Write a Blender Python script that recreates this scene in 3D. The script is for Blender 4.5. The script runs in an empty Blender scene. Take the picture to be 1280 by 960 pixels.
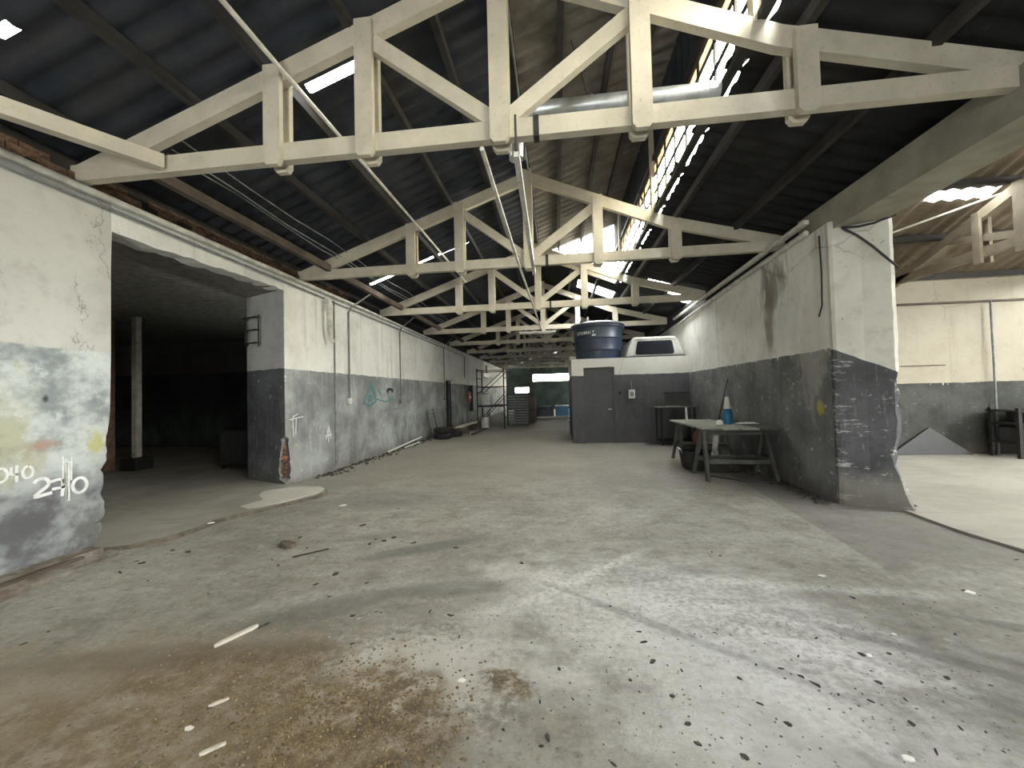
import bpy, math, random
from mathutils import Vector, Matrix
random.seed(7)
S = bpy.context.scene
C = S.collection
R_ = math.radians

# ------------------------------------------------------------------ camera
F_PX = 490.0
cam_d = bpy.data.cameras.new('camera'); cam_d.sensor_width = 36.0; cam_d.lens = 36.0 * F_PX / 1280.0
cam_d.clip_start = 0.05; cam_d.clip_end = 300
cam = bpy.data.objects.new('camera', cam_d); C.objects.link(cam)
_w = ((0.99298923, -0.02781097, -0.11488666), (0.11551866, 0.02229307, 0.99305511), (-0.02505665, -0.99936458, 0.02534947))
cam.matrix_world = Matrix(((_w[0][0], -_w[0][1], -_w[0][2], 0.0), (_w[1][0], -_w[1][1], -_w[1][2], 0.0),
                           (_w[2][0], -_w[2][1], -_w[2][2], 1.55), (0, 0, 0, 1)))
S.camera = cam

# ------------------------------------------------------------------ sky, light, exposure
S.view_settings.view_transform = 'Standard'; S.view_settings.look = 'None'
S.view_settings.gamma = 1.0; S.view_settings.use_curve_mapping = False
S.view_settings.exposure = 1.38
world = bpy.data.worlds.new('overcast_sky'); S.world = world; world.use_nodes = True
bg = world.node_tree.nodes['Background']
bg.inputs[0].default_value = (0.975, 1.0, 0.985, 1); bg.inputs[1].default_value = 20.0
def portal(name, loc, direction, sx, sy):
    d = bpy.data.lights.new(name, 'AREA'); d.shape = 'RECTANGLE'; d.size = sx; d.size_y = sy
    d.cycles.is_portal = True
    o = bpy.data.objects.new(name, d); C.objects.link(o); o.location = loc
    o.rotation_euler = Vector(direction).to_track_quat('-Z', 'Y').to_euler()
    return o
portal('gate_daylight', (-1.0, -7.2, 1.15), (0, 1, 0), 1.5, 2.3)
portal('clerestory_daylight', (1.86, 4.9, 5.15), (-1, 0, 0), 13.8, 0.95)
portal('gable_daylight', (0.85, 11.9, 5.6), (0, -1, 0), 2.0, 1.6)
try:
    S.cycles.max_bounces = 10; S.cycles.diffuse_bounces = 6; S.cycles.transparent_max_bounces = 12
    S.cycles.sample_clamp_indirect = 6.0; S.cycles.use_denoising = True
except Exception:
    pass

# ------------------------------------------------------------------ node helpers
class NT:
    def __init__(s, name):
        s.m = bpy.data.materials.new(name); s.m.use_nodes = True
        s.t = s.m.node_tree; s.t.nodes.clear()
        s.out = s.t.nodes.new('ShaderNodeOutputMaterial')
        s._pos = None
    def n(s, typ, **kw):
        nd = s.t.nodes.new('ShaderNode' + typ)
        for k, v in kw.items(): setattr(nd, k, v)
        return nd
    def put(s, sock, v):
        if hasattr(v, 'is_output') or isinstance(v, bpy.types.NodeSocket): s.t.links.new(v, sock)
        elif isinstance(v, (tuple, list)):
            sock.default_value = tuple(v) + ((1.0,) if len(v) == 3 and sock.type == 'RGBA' else ())
        else: sock.default_value = v
    def pos(s):
        if s._pos is None: s._pos = s.n('NewGeometry').outputs['Position']
        return s._pos
    def obj(s): return s.n('TexCoord').outputs['Object']
    def rnd(s): return s.n('ObjectInfo').outputs['Random']
    def xyz(s, v=None):
        x = s.n('SeparateXYZ'); s.put(x.inputs[0], v or s.pos()); return x.outputs
    def mapped(s, scale=(1, 1, 1), loc=(0, 0, 0), v=None):
        m = s.n('Mapping'); s.put(m.inputs[0], v or s.pos()); m.inputs['Scale'].default_value = scale; m.inputs['Location'].default_value = loc
        return m.outputs[0]
    def noise(s, scale, detail=5, rough=0.55, v=None, dist=0.0):
        n = s.n('TexNoise'); s.put(n.inputs['Vector'], v or s.pos())
        n.inputs['Scale'].default_value = scale; n.inputs['Detail'].default_value = detail
        n.inputs['Roughness'].default_value = rough; n.inputs['Distortion'].default_value = dist
        return n.outputs[0]
    def vor(s, scale, v=None, feature='F1'):
        n = s.n('TexVoronoi', feature=feature); s.put(n.inputs['Vector'], v or s.pos()); n.inputs['Scale'].default_value = scale
        return n.outputs[0]
    def M(s, op, a, b=0.0, c=0.0, clamp=False):
        m = s.n('Math', operation=op, use_clamp=clamp)
        for i, v in enumerate((a, b, c)): s.put(m.inputs[i], v)
        return m.outputs[0]
    def step(s, v, lo, hi):   # smooth 0..1 from lo to hi
        m = s.n('MapRange', interpolation_type='SMOOTHSTEP'); s.put(m.inputs[0], v)
        m.inputs[1].default_value = lo; m.inputs[2].default_value = hi
        return m.outputs[0]
    def mix(s, f, a, b, blend='MIX'):
        m = s.n('Mix', data_type='RGBA', blend_type=blend)
        s.put(m.inputs[0], f); s.put(m.inputs[6], a); s.put(m.inputs[7], b)
        return m.outputs[2]
    def blob(s, cx, cy, rx, ry, n=None, amt=0.5, ang=0.0, soft=0.5):   # floor stain mask around a place
        x = s.xyz(); ca, sa = math.cos(ang), math.sin(ang)
        dx = s.M('SUBTRACT', x[0], cx); dy = s.M('SUBTRACT', x[1], cy)
        u = s.M('ADD', s.M('MULTIPLY', dx, ca / rx), s.M('MULTIPLY', dy, sa / rx))
        w = s.M('ADD', s.M('MULTIPLY', dx, -sa / ry), s.M('MULTIPLY', dy, ca / ry))
        d = s.M('SQRT', s.M('ADD', s.M('MULTIPLY', u, u), s.M('MULTIPLY', w, w)))
        if n is not None: d = s.M('ADD', d, s.M('MULTIPLY', s.M('SUBTRACT', n, 0.5), amt * 2))
        m = s.n('MapRange', interpolation_type='SMOOTHSTEP'); s.put(m.inputs[0], d)
        m.inputs[1].default_value = 1.0 + soft * .5; m.inputs[2].default_value = 1.0 - soft * .5
        return m.outputs[0]
    def bump(s, h, strength=0.3, dist=0.02):
        b = s.n('Bump'); s.put(b.inputs['Height'], h); b.inputs['Strength'].default_value = strength; b.inputs['Distance'].default_value = dist
        return b.outputs[0]
    def bsdf(s, col, rough=0.8, metal=0.0, normal=None, spec=0.3, **kw):
        b = s.n('BsdfPrincipled'); s.put(b.inputs['Base Color'], col); s.put(b.inputs['Roughness'], rough)
        s.put(b.inputs['Metallic'], metal); s.put(b.inputs['Specular IOR Level'], spec)
        if normal is not None: s.put(b.inputs['Normal'], normal)
        s.t.links.new(b.outputs[0], s.out.inputs[0])
        return s.m

def simple(name, col, rough=0.7, metal=0.0, var=0.25, scale=8.0, bump=0.15, spec=0.3):
    t = NT(name); n = t.noise(scale, 5, 0.6, v=t.obj())
    f = t.step(n, 0.3, 0.7)
    c = t.mix(f, tuple(x * (1 - var) for x in col), tuple(min(1, x * (1 + var)) for x in col))
    return t.bsdf(c, rough, metal, t.bump(n, bump, 0.01), spec)

def wall_mat(name, z0, up, low, dirt=0.35, scuff=0.3, scuffcol=(.62, .63, .6), slope=0.0, sx=0.0, hs=0.0, band=None, lowvar=.35, drips=0.5, base_dirt=.5):
    """two-tone painted plaster: pale above, grey below, runs, scuffs, chips"""
    t = NT(name); x = t.xyz()
    nb = t.noise(1.3, 6, .6); nf = t.noise(14, 6, .65); nl = t.noise(.45, 3, .5)
    streak = t.noise(1.0, 5, .6, v=t.mapped((5.0, 5.0, .28)))
    streak2 = t.noise(1.0, 4, .6, v=t.mapped((11.0, 11.0, .5), (3, 1, 7)))
    upc = t.mix(t.M('MULTIPLY', t.step(nb, .42, .75), dirt), up, tuple(c * .55 for c in up))
    upc = t.mix(t.M('MULTIPLY', t.step(streak, .55, .75), drips), upc, (up[0] * .52, up[1] * .5, up[2] * .44))
    upc = t.mix(t.M('MULTIPLY', t.step(nf, .62, .72), dirt * .6), upc, (up[0] * .45, up[1] * .44, up[2] * .4))
    n5 = t.noise(4.2, 7, .68)
    upc = t.mix(t.M('MULTIPLY', t.step(n5, .50, .68), dirt * .8), upc, (up[0] * .60, up[1] * .59, up[2] * .54))
    upc = t.mix(t.M('MULTIPLY', t.step(n5, .42, .34), dirt * .5), upc, tuple(min(.85, c * 1.12) for c in up))
    pit = t.M('MULTIPLY', t.step(t.noise(26, 3, .5), .68, .71), t.step(nb, .48, .6))
    upc = t.mix(t.M('MULTIPLY', pit, .8), upc, (.10, .095, .085))
    crack = t.vor(.9, v=t.mix(.12, t.pos(), t.n('TexNoise').outputs[1]), feature='DISTANCE_TO_EDGE')
    crk = t.M('MULTIPLY', t.step(crack, .012, .003), t.step(nl, .5, .62))
    upc = t.mix(t.M('MULTIPLY', crk, .4), upc, (.12, .11, .1))
    lowc = t.mix(t.step(nb, .35, .7), tuple(c * (1 - lowvar) for c in low), tuple(c * (1 + lowvar) for c in low))
    lowc = t.mix(t.M('MULTIPLY', t.step(streak2, .52, .7), .35), lowc, tuple(c * 1.5 for c in low))
    hz = t.noise(1.0, 6, .7, v=t.mapped((7, 7, 11), (2, 5, 1)))
    sc = t.M('MULTIPLY', t.step(hz, .60, .66), t.step(nb, .40, .55))
    lowc = t.mix(t.M('MULTIPLY', sc, scuff), lowc, scuffcol)
    hz2 = t.noise(1.0, 5, .7, v=t.mapped((26, 26, 5), (8, 2, 1)))
    lowc = t.mix(t.M('MULTIPLY', t.step(hz2, .66, .7), scuff), lowc, scuffcol)
    lowc = t.mix(t.M('MULTIPLY', t.step(hz2, .34, .30), scuff * .8), lowc, (.03, .03, .03))
    vs_ = t.noise(1.0, 6, .7, v=t.mapped((16, 16, 2.2), (1, 4, 6)))
    lowc = t.mix(t.M('MULTIPLY', t.step(vs_, .58, .66), scuff * .55), lowc, tuple(.5 * a + .5 * b for a, b in zip(low, scuffcol)))
    lowc = t.mix(t.M('MULTIPLY', t.step(n5, .46, .36), .4), lowc, tuple(c * .55 for c in low))
    if hs:
        hn = t.noise(1.0, 6, .72, v=t.mapped((3.5, 3.5, 17), (5, 1, 2)))
        ed = t.M('MAXIMUM', t.step(x[0], 3.80, 3.64), t.step(x[0], 4.08, 4.2))
        lowc = t.mix(t.M('MULTIPLY', t.step(t.M('ADD', hn, t.M('MULTIPLY', ed, .07)), .60, .66), hs), lowc, scuffcol)
        lowc = t.mix(t.M('MULTIPLY', t.step(hn, .40, .34), hs * .6), lowc, tuple(c * .45 for c in low))
        lowc = t.mix(t.M('MULTIPLY', t.step(t.M('ADD', x[2], t.M('MULTIPLY', hn, .5)), .78, .5), .6), lowc, (.26, .245, .21))
    bd = t.M('MULTIPLY', t.step(t.M('ADD', x[2], t.M('MULTIPLY', nb, .5)), .62, .25), base_dirt)
    lowc = t.mix(bd, lowc, (.09, .075, .055))
    edge = t.M('ADD', t.M('MULTIPLY', t.noise(3.0, 3, .5), .05), t.M('MULTIPLY', t.step(streak2, .64, .66), -.05))
    zt = t.M('ADD', t.M('ADD', z0 - .025, edge), t.M('MULTIPLY', t.M('SUBTRACT', x[0], sx), slope))
    f = t.step(t.M('SUBTRACT', x[2], zt), -.006, .006)
    col = t.mix(f, lowc, upc)
    for (py, _, pz, ry, rz, c, am) in (band or ()):      # stains with a place of their own
        dy = t.M('DIVIDE', t.M('SUBTRACT', x[1], py), ry); dz = t.M('DIVIDE', t.M('SUBTRACT', x[2], pz), rz)
        d = t.M('ADD', t.M('SQRT', t.M('ADD', t.M('MULTIPLY', dy, dy), t.M('MULTIPLY', dz, dz))), t.M('MULTIPLY', t.M('SUBTRACT', t.noise(1.0, 6, .65, v=t.mapped((6, 6, 2.2))), .5), 2.4))
        col = t.mix(t.M('MULTIPLY', t.step(d, 1.25, .5), am), col, c)
    h = t.M('ADD', t.M('MULTIPLY', nf, .35), t.M('ADD', t.M('MULTIPLY', nb, .8), t.M('MULTIPLY', sc, -.15)))
    return t.bsdf(col, .75, 0, t.bump(h, .35, .03), .25)

# ------------------------------------------------------------------ materials
M = {}
def build_materials():
    # floor -----------------------------------------------------------------
    t = NT('old_concrete_floor'); x = t.xyz()
    n1 = t.noise(.55, 6, .6); n2 = t.noise(2.6, 8, .65); n3 = t.noise(22, 6, .7); n4 = t.noise(70, 3, .6); n6 = t.noise(9, 8, .72); n7 = t.noise(4.5, 7, .7)
    sw = t.noise(1.0, 6, .65, v=t.mapped((1.2, 4.2, 1), (3, 0, 0)))
    col = t.mix(t.step(n1, .35, .65), (.225, .212, .185), (.335, .32, .285))
    col = t.mix(t.M('MULTIPLY', t.step(n2, .42, .72), .65), col, (.15, .142, .122))
    col = t.mix(t.M('MULTIPLY', t.step(sw, .5, .72), .45), col, (.40, .39, .355))
    col = t.mix(t.M('MULTIPLY', t.step(n3, .48, .70), .55), col, (.13, .125, .11))
    col = t.mix(t.M('MULTIPLY', t.step(n3, .47, .3), .3), col, (.46, .45, .42))
    col = t.mix(t.M('MULTIPLY', t.step(n6, .52, .66), .55), col, (.12, .115, .10))
    col = t.mix(t.M('MULTIPLY', t.step(n6, .44, .34), .45), col, (.46, .45, .42))
    far = t.step(x[1], 5.0, 9.0)      # worn, trodden brown screed further in
    col = t.mix(t.M('MULTIPLY', far, .5), col, t.mix(t.step(n2, .35, .65), (.20, .18, .15), (.31, .29, .245)))
    # powdery white area and scraped lines
    pw = t.blob(.75, 2.75, 1.35, .85, n2, .9, -.45, .9)
    pw = t.M('MULTIPLY', pw, t.step(t.M('ADD', n3, t.M('MULTIPLY', sw, .6)), .55, 1.0))
    col = t.mix(t.M('MULTIPLY', pw, .8), col, (.62, .62, .60))
    pw2 = t.blob(.9, 1.5, .55, 1.1, n2, 1.0, .25, 1.0)
    col = t.mix(t.M('MULTIPLY', pw2, .45), col, (.60, .60, .57))
    pw3 = t.blob(-.85, 2.15, .55, .35, n3, 1.1, .2, .9)
    col = t.mix(t.M('MULTIPLY', pw3, .55), col, (.62, .61, .57))
    for (cx, cy, l, w, a, am) in ((.25, 3.45, .55, .025, .75, .8), (.55, 2.8, .6, .03, .8, .5), (1.3, 2.62, .75, .03, -.5, .75), (1.1, 2.95, .9, .03, -.28, .55),
                                  (.15, 2.95, .5, .02, -.8, .5), (1.15, 2.1, .8, .035, -1.0, .6), (.75, 1.9, .5, .04, 1.2, .45), (2.0, 3.3, .9, .03, -.1, .5), (-1.7, 3.0, .8, .05, .4, .35)):
        col = t.mix(t.M('MULTIPLY', t.M('MULTIPLY', t.blob(cx, cy, l, w * 2.2, n2, 1.1, a, 1.6), t.step(n3, .35, .62)), am), col, (.62, .62, .60))
    for (cx, cy, l, w, a, am) in ((2.3, 2.4, .9, .05, -.55, .5), (2.9, 2.2, .7, .05, -.6, .55), (3.2, 2.7, .8, .06, -.4, .5), (2.6, 1.7, .9, .05, -.7, .5),
                                  (.6, 2.72, .9, .04, -.62, .35), (-1.4, 3.9, .6, .12, .5, .6), (-2.0, 4.2, .5, .09, .3, .4), (-.9, 3.1, .45, .12, .2, .5), (-1.75, 2.75, .5, .16, .6, .45)):
        col = t.mix(t.M('MULTIPLY', t.blob(cx, cy, l, w, n2, .8, a, .9), am), col, (.085, .085, .082))
    # darker slab by the right wall, stained near the right hall
    dk = t.M('MULTIPLY', t.step(t.M('SUBTRACT', x[0], t.M('ADD', 2.7, t.M('MULTIPLY', t.M('SUBTRACT', x[1], 3.8), .09))), .0, .03), t.step(t.M('ADD', x[1], t.M('MULTIPLY', n2, .8)), 4.0, 4.3))
    col = t.mix(t.M('MULTIPLY', dk, .6), col, (.15, .14, .125))
    # iron-brown stain with grit
    b1 = t.blob(-1.75, 1.75, 1.25, .55, n7, 1.3, .12, .5)
    b1b = t.blob(-1.0, 1.75, .55, .5, n7, 1.4, .3, .5)
    b2 = t.blob(-1.95, 2.12, .75, .24, n7, 1.5, .25, .5)
    b3 = t.blob(-.32, 2.13, .17, .10, n6, 2.2, -.4, .6)
    brown = t.mix(t.step(n6, .36, .62), (.19, .135, .065), (.07, .048, .024))
    brown = t.mix(t.M('MULTIPLY', t.step(n4, .56, .62), .5), brown, (.40, .33, .20))
    gate = t.M('MAXIMUM', t.M('MAXIMUM', t.M('MULTIPLY', b1, .8), b1b), t.M('MAXIMUM', t.M('MULTIPLY', b2, .9), b3))
    gate = t.M('MULTIPLY', gate, t.step(t.M('ADD', t.M('MULTIPLY', n6, .7), t.M('ADD', t.M('MULTIPLY', n7, .6), t.M('MULTIPLY', gate, .22))), .70, .92))
    col = t.mix(t.M('MULTIPLY', gate, .92), col, brown)
    bt = t.blob(-2.3, 1.55, 1.5, .8, n7, 1.3, .1, 1.0)
    col = t.mix(t.M('MULTIPLY', bt, .42), col, (.26, .185, .095))
    col = t.mix(t.M('MULTIPLY', t.blob(-2.35, 2.18, 1.0, .12, n2, .9, .18, .8), .5), col, (.13, .10, .065))
    # dark oily patch and pale cement patch by the left opening
    col = t.mix(t.M('MULTIPLY', t.blob(-2.6, 5.7, .8, .45, n2, .7, .1, .6), .45), col, (.15, .15, .155))
    sp = t.step(t.noise(38, 2, .5), .70, .73)
    col = t.mix(t.M('MULTIPLY', sp, .75), col, (.05, .048, .045))
    h = t.M('ADD', t.M('ADD', t.M('MULTIPLY', n3, .5), n2), t.M('ADD', t.M('ADD', t.M('MULTIPLY', n4, .22), t.M('MULTIPLY', n6, .7)), t.M('MULTIPLY', t.M('MULTIPLY', gate, n3), 1.6)))
    M['floor'] = t.bsdf(col, t.M('ADD', .5, t.M('MULTIPLY', n2, .35)), 0, t.bump(h, .4, .03), .35)
    # pale slab of the right hall / left room
    def slab(name, a, b):
        t = NT(name); n1 = t.noise(.8, 6, .6); n2 = t.noise(6, 6, .65); sw = t.noise(1, 5, .6, v=t.mapped((1.5, 6, 1)))
        col = t.mix(t.step(n1, .35, .65), a, b)
        col = t.mix(t.M('MULTIPLY', t.step(sw, .55, .72), .4), col, tuple(c * .62 for c in a))
        col = t.mix(t.M('MULTIPLY', t.step(n2, .55, .75), .3), col, tuple(c * .6 for c in a))
        return t.bsdf(col, .65, 0, t.bump(n2, .3, .02), .3)
    M['slab_right'] = slab('pale_trowelled_concrete', (.29, .275, .23), (.37, .35, .30))
    M['slab_left'] = slab('dusty_concrete', (.25, .24, .21), (.36, .35, .31))
    M['cement_patch'] = slab('fresh_cement_patch', (.50, .48, .42), (.62, .6, .54))
    t = NT('muddy_concrete_edge'); n = t.noise(6, 6, .65)
    M['kerb'] = t.bsdf(t.mix(t.step(n, .35, .65), (.13, .10, .075), (.26, .245, .22)), .8, 0, t.bump(n, .5, .02))
    # walls
    blk, brn = (.05, .048, .045), (.16, .10, .07)
    M['wall_left'] = wall_mat('left_wall_paint', 2.11, (.76, .76, .72), (.29, .305, .305), .42, .8, drips=.6,
                              band=[(6.75, .55, .45, .28, .35, (.33, .33, .32), .5), (8.1, 0, 1.4, .05, 2.2, (.32, .26, .18), .55)])
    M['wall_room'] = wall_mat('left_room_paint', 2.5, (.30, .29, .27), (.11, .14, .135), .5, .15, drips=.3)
    M['wall_jamb'] = wall_mat('opening_pier_paint', 2.11, (.55, .55, .52), (.10, .105, .11), .4, .5, drips=.2)
    M['wall_right'] = wall_mat('right_wall_paint', 2.05, (.74, .73, .68), (.14, .142, .138), .45, .6, drips=.5,
                               band=[(7.15, 0, 3.3, .42, .42, (.16, .15, .13), .8), (7.25, 0, 2.75, .16, .75, (.20, .17, .13), .75), (6.7, 0, 2.6, .35, .5, (.60, .63, .62), .4),
                                     (5.95, 0, 1.25, .1, .12, (.42, .37, .06), .85), (6.1, 0, 2.2, .4, .9, (.55, .52, .45), .4)])
    M['pier'] = wall_mat('right_pier_paint', 2.03, (.58, .565, .50), (.075, .077, .08), .5, .9, scuffcol=(.40, .40, .385), slope=-.60, sx=3.62, drips=.35, hs=.85)
    M['partition'] = wall_mat('store_room_paint', 2.05, (.60, .59, .54), (.085, .085, .09), .2, .04, drips=.12, lowvar=.12, base_dirt=.2)
    M['wall_rh'] = wall_mat('right_hall_paint', 1.56, (.36, .325, .255), (.05, .052, .046), .25, .1, drips=.35)
    M['wall_end'] = wall_mat('far_wall_paint', 5.0, (.2, .2, .2), (.055, .075, .068), .3, .1)
    # near left wall: sprayed, patched, mouldy
    t = NT('patched_near_wall'); x = t.xyz()
    nb = t.noise(1.5, 6, .6); nf = t.noise(12, 6, .65); nl = t.noise(2.6, 6, .62, v=t.mapped((1, 1, 1.25), (4, 2, 0)))
    up = t.mix(t.M('MULTIPLY', t.step(nb, .40, .75), .6), (.53, .53, .497), (.33, .327, .308))
    n5 = t.noise(4.5, 7, .68)
    up = t.mix(t.M('MULTIPLY', t.step(n5, .50, .68), .4), up, (.34, .335, .31))
    up = t.mix(t.M('MULTIPLY', t.step(n5, .42, .34), .4), up, (.55, .55, .515))
    up = t.mix(t.M('MULTIPLY', t.step(t.M('ADD', x[2], t.M('MULTIPLY', nb, .9)), 3.35, 3.9), .35), up, (.38, .37, .34))
    ck = t.noise(1.2, 7, .6, v=t.mapped((1, 1.2, .8), (1, 7, 3)))
    up = t.mix(t.M('MULTIPLY', t.M('MULTIPLY', t.step(t.M('ABSOLUTE', t.M('SUBTRACT', ck, .5)), .007, .002), t.step(nb, .47, .55)), .6), up, (.16, .15, .14))
    lo = t.mix(t.step(nl, .34, .60), (.22, .25, .255), (.52, .56, .55))
    lo = t.mix(t.M('MULTIPLY', t.step(nf, .52, .72), .5), lo, (.30, .32, .315))
    lo = t.mix(t.M('MULTIPLY', t.step(n5, .42, .34), .5), lo, (.62, .65, .64))
    yl = t.noise(1.6, 5, .6, v=t.mapped((1, 1, 1), (9, 3, 5)))
    lo = t.mix(t.M('MULTIPLY', t.step(yl, .60, .70), .55), lo, (.38, .37, .15))
    dz = t.step(t.M('ADD', x[2], t.M('MULTIPLY', t.M('SUBTRACT', nb, .5), .8)), 1.02, .66)
    lo = t.mix(t.M('MULTIPLY', dz, .9), lo, t.mix(t.step(nl, .4, .66), (.085, .083, .09), (.26, .275, .285)))
    zt = t.M('ADD', 2.12, t.M('MULTIPLY', t.M('SUBTRACT', t.noise(2.2, 4, .6), .5), .12))
    col = t.mix(t.step(t.M('SUBTRACT', x[2], zt), -.012, .012), lo, up)
    for (py, pz, ry, rz, c, am) in ((3.62, 1.15, .08, .16, (.42, .40, .08), .85), (2.93, 1.25, .16, .4, (.33, .32, .16), .7), (3.15, 1.05, .12, .14, (.36, .32, .20), .6), (3.2, 1.62, .035, .05, (.04, .04, .04), 1.1),
                                    (3.55, .25, .18, .22, (.06, .055, .05), .8), (3.2, 1.17, .1, .06, (.42, .27, .2), .8)):
        dy = t.M('DIVIDE', t.M('SUBTRACT', x[1], py), ry); dzz = t.M('DIVIDE', t.M('SUBTRACT', x[2], pz), rz)
        d = t.M('ADD', t.M('SQRT', t.M('ADD', t.M('MULTIPLY', dy, dy), t.M('MULTIPLY', dzz, dzz))), t.M('MULTIPLY', t.M('SUBTRACT', t.noise(7.0, 6, .65), .5), 2.6))
        col = t.mix(t.M('MULTIPLY', t.step(d, 1.3, .4), am * .85), col, c)
    M['wall_near'] = t.bsdf(col, .75, 0, t.bump(t.M('ADD', t.M('MULTIPLY', nf, .4), nb), .4, .03), .25)
    # timber
    def timber(name, a, b, dark):
        t = NT(name); ob = t.obj(); r = t.rnd()
        off = t.n('Combine' + 'XYZ'); t.put(off.inputs[0], t.M('MULTIPLY', r, 37.0)); t.put(off.inputs[1], t.M('MULTIPLY', r, 19.0))
        va = t.n('VectorMath', operation='ADD'); t.put(va.inputs[0], t.pos()); t.put(va.inputs[1], off.outputs[0])
        n = t.noise(3.0, 6, .6, v=va.outputs[0]); g = t.noise(24, 5, .6, v=va.outputs[0]); k = t.noise(9, 2, .5, v=va.outputs[0])
        c = t.mix(t.step(n, .3, .7), a, b)
        c = t.mix(t.M('MULTIPLY', t.step(g, .5, .72), .35), c, dark)
        c = t.mix(t.M('MULTIPLY', t.step(k, .72, .8), .35), c, tuple(q * .6 for q in dark))
        return t.bsdf(c, .75, 0, t.bump(g, .3, .01), .25)
    M['timber'] = timber('limewashed_timber', (.44, .405, .32), (.55, .505, .405), (.28, .245, .17))
    M['timber_dark'] = timber('sooty_timber', (.028, .026, .025), (.05, .046, .042), (.018, .017, .016))
    M['timber_lintel'] = timber('grimy_lintel', (.22, .205, .165), (.31, .29, .235), (.14, .125, .095))
    M['timber_hall'] = timber('smoked_hall_timber', (.19, .16, .115), (.26, .22, .165), (.10, .08, .06))
    M['plank_dark'] = timber('rotten_plank', (.07, .055, .045), (.13, .10, .08), (.04, .03, .025))
    M['bench_wood'] = timber('weathered_bench_wood', (.055, .054, .049), (.10, .098, .087), (.035, .035, .031))
    M['benchtop'] = timber('dusty_bench_top', (.24, .25, .21), (.36, .37, .31), (.14, .14, .12))
    M['stick'] = timber('pale_split_wood', (.50, .46, .39), (.60, .56, .48), (.36, .32, .25))
    # roof sheets
    def sheet(name, a, b, rust):
        t = NT(name); r = t.rnd(); n = t.noise(2.2, 6, .65); n2 = t.noise(16, 4, .6); st = t.noise(1, 5, .6, v=t.mapped((.6, 5, .6)))
        c = t.mix(t.step(n, .35, .65), a, b)
        c = t.mix(t.M('MULTIPLY', t.step(st, .5, .7), .5), c, rust)
        c = t.mix(t.M('MULTIPLY', r, .4), c, tuple(q * .6 for q in a))
        c = t.mix(t.M('MULTIPLY', t.step(n2, .6, .75), .4), c, tuple(q * 1.6 for q in b))
        return t.bsdf(c, .85, 0, t.bump(n2, .2, .01), .2)
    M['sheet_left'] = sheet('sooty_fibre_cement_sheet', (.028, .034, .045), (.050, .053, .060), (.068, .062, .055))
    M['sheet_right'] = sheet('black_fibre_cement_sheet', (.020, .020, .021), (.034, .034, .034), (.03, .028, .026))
    M['sheet_lit'] = sheet('lit_brown_fibre_cement_sheet', (.13, .117, .098), (.21, .19, .16), (.085, .075, .06))  # lighter brown copy of the roof sheet, clerestory light put into its colour
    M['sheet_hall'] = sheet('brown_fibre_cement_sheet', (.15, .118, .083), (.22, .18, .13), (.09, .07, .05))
    t = NT('translucent_fibreglass'); n = t.noise(5, 4, .6)
    tr = t.n('BsdfTranslucent'); t.put(tr.inputs[0], t.mix(n, (.85, .86, .84), (.95, .95, .93)))
    tp = t.n('BsdfTransparent'); mx = t.n('MixShader'); mx.inputs[0].default_value = .4
    t.t.links.new(tr.outputs[0], mx.inputs[1]); t.t.links.new(tp.outputs[0], mx.inputs[2]); t.t.links.new(mx.outputs[0], t.out.inputs[0])
    M['fibreglass'] = t.m
    t = NT('dusty_window_glass'); n = t.noise(1.5, 5, .6)
    tp = t.n('BsdfTransparent'); t.put(tp.inputs[0], t.mix(t.step(n, .4, .7), (.96, .95, .92), (.80, .74, .60)))
    gl = t.n('BsdfGlossy'); gl.inputs['Roughness'].default_value = .08; mx = t.n('MixShader'); mx.inputs[0].default_value = .05
    t.t.links.new(tp.outputs[0], mx.inputs[1]); t.t.links.new(gl.outputs[0], mx.inputs[2]); t.t.links.new(mx.outputs[0], t.out.inputs[0])
    M['glass'] = t.m
    t = NT('yellowed_whitewashed_glass'); n = t.noise(2.5, 5, .6)
    tp = t.n('BsdfTransparent'); t.put(tp.inputs[0], t.mix(t.step(n, .4, .7), (.27, .235, .18), (.19, .155, .11)))
    gl = t.n('BsdfDiffuse'); gl.inputs[0].default_value = (.45, .38, .26, 1); mx = t.n('MixShader'); mx.inputs[0].default_value = .3
    t.t.links.new(tp.outputs[0], mx.inputs[1]); t.t.links.new(gl.outputs[0], mx.inputs[2]); t.t.links.new(mx.outputs[0], t.out.inputs[0])
    M['glass_amber'] = t.m
    M['brick'] = simple('red_clay_brick', (.36, .15, .075), .85, 0, .35, 14, .5)
    M['brick_dirty'] = simple('sooty_brick', (.14, .085, .055), .9, 0, .5, 18, .6)
    M['steel_dark'] = simple('dark_iron', (.045, .043, .042), .6, .5, .3)
    M['galv'] = simple('galvanised_duct', (.50, .53, .54), .42, .75, .18, 6, .1)
    M['conduit'] = simple('painted_conduit', (.58, .56, .50), .6, 0, .2)
    M['pipe_white'] = simple('grubby_white_pipe', (.55, .54, .48), .55, 0, .25, 5)
    M['conduit_grey'] = simple('grey_conduit', (.20, .21, .21), .6, 0, .25)
    M['cable'] = simple('black_cable', (.03, .03, .03), .6, 0, .2)
    M['white_plastic'] = simple('dirty_white_plastic', (.62, .61, .57), .5, 0, .12)
    M['paint_white'] = simple('white_spray_paint', (.74, .75, .74), .7, 0, .12, 20)
    M['paint_teal'] = simple('teal_spray_paint', (.10, .22, .23), .7, 0, .2, 20)
    M['paint_black'] = simple('black_spray_paint', (.025, .025, .025), .7, 0, .2, 20)
    M['tank'] = simple('dark_blue_polyethylene', (.022, .035, .06), .38, 0, .12, 4, .05, .5)
    M['lettering'] = simple('white_lettering', (.75, .77, .78), .5, 0, .05)
    M['shell'] = simple('chalky_white_fibreglass', (.42, .42, .39), .5, 0, .12)
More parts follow.
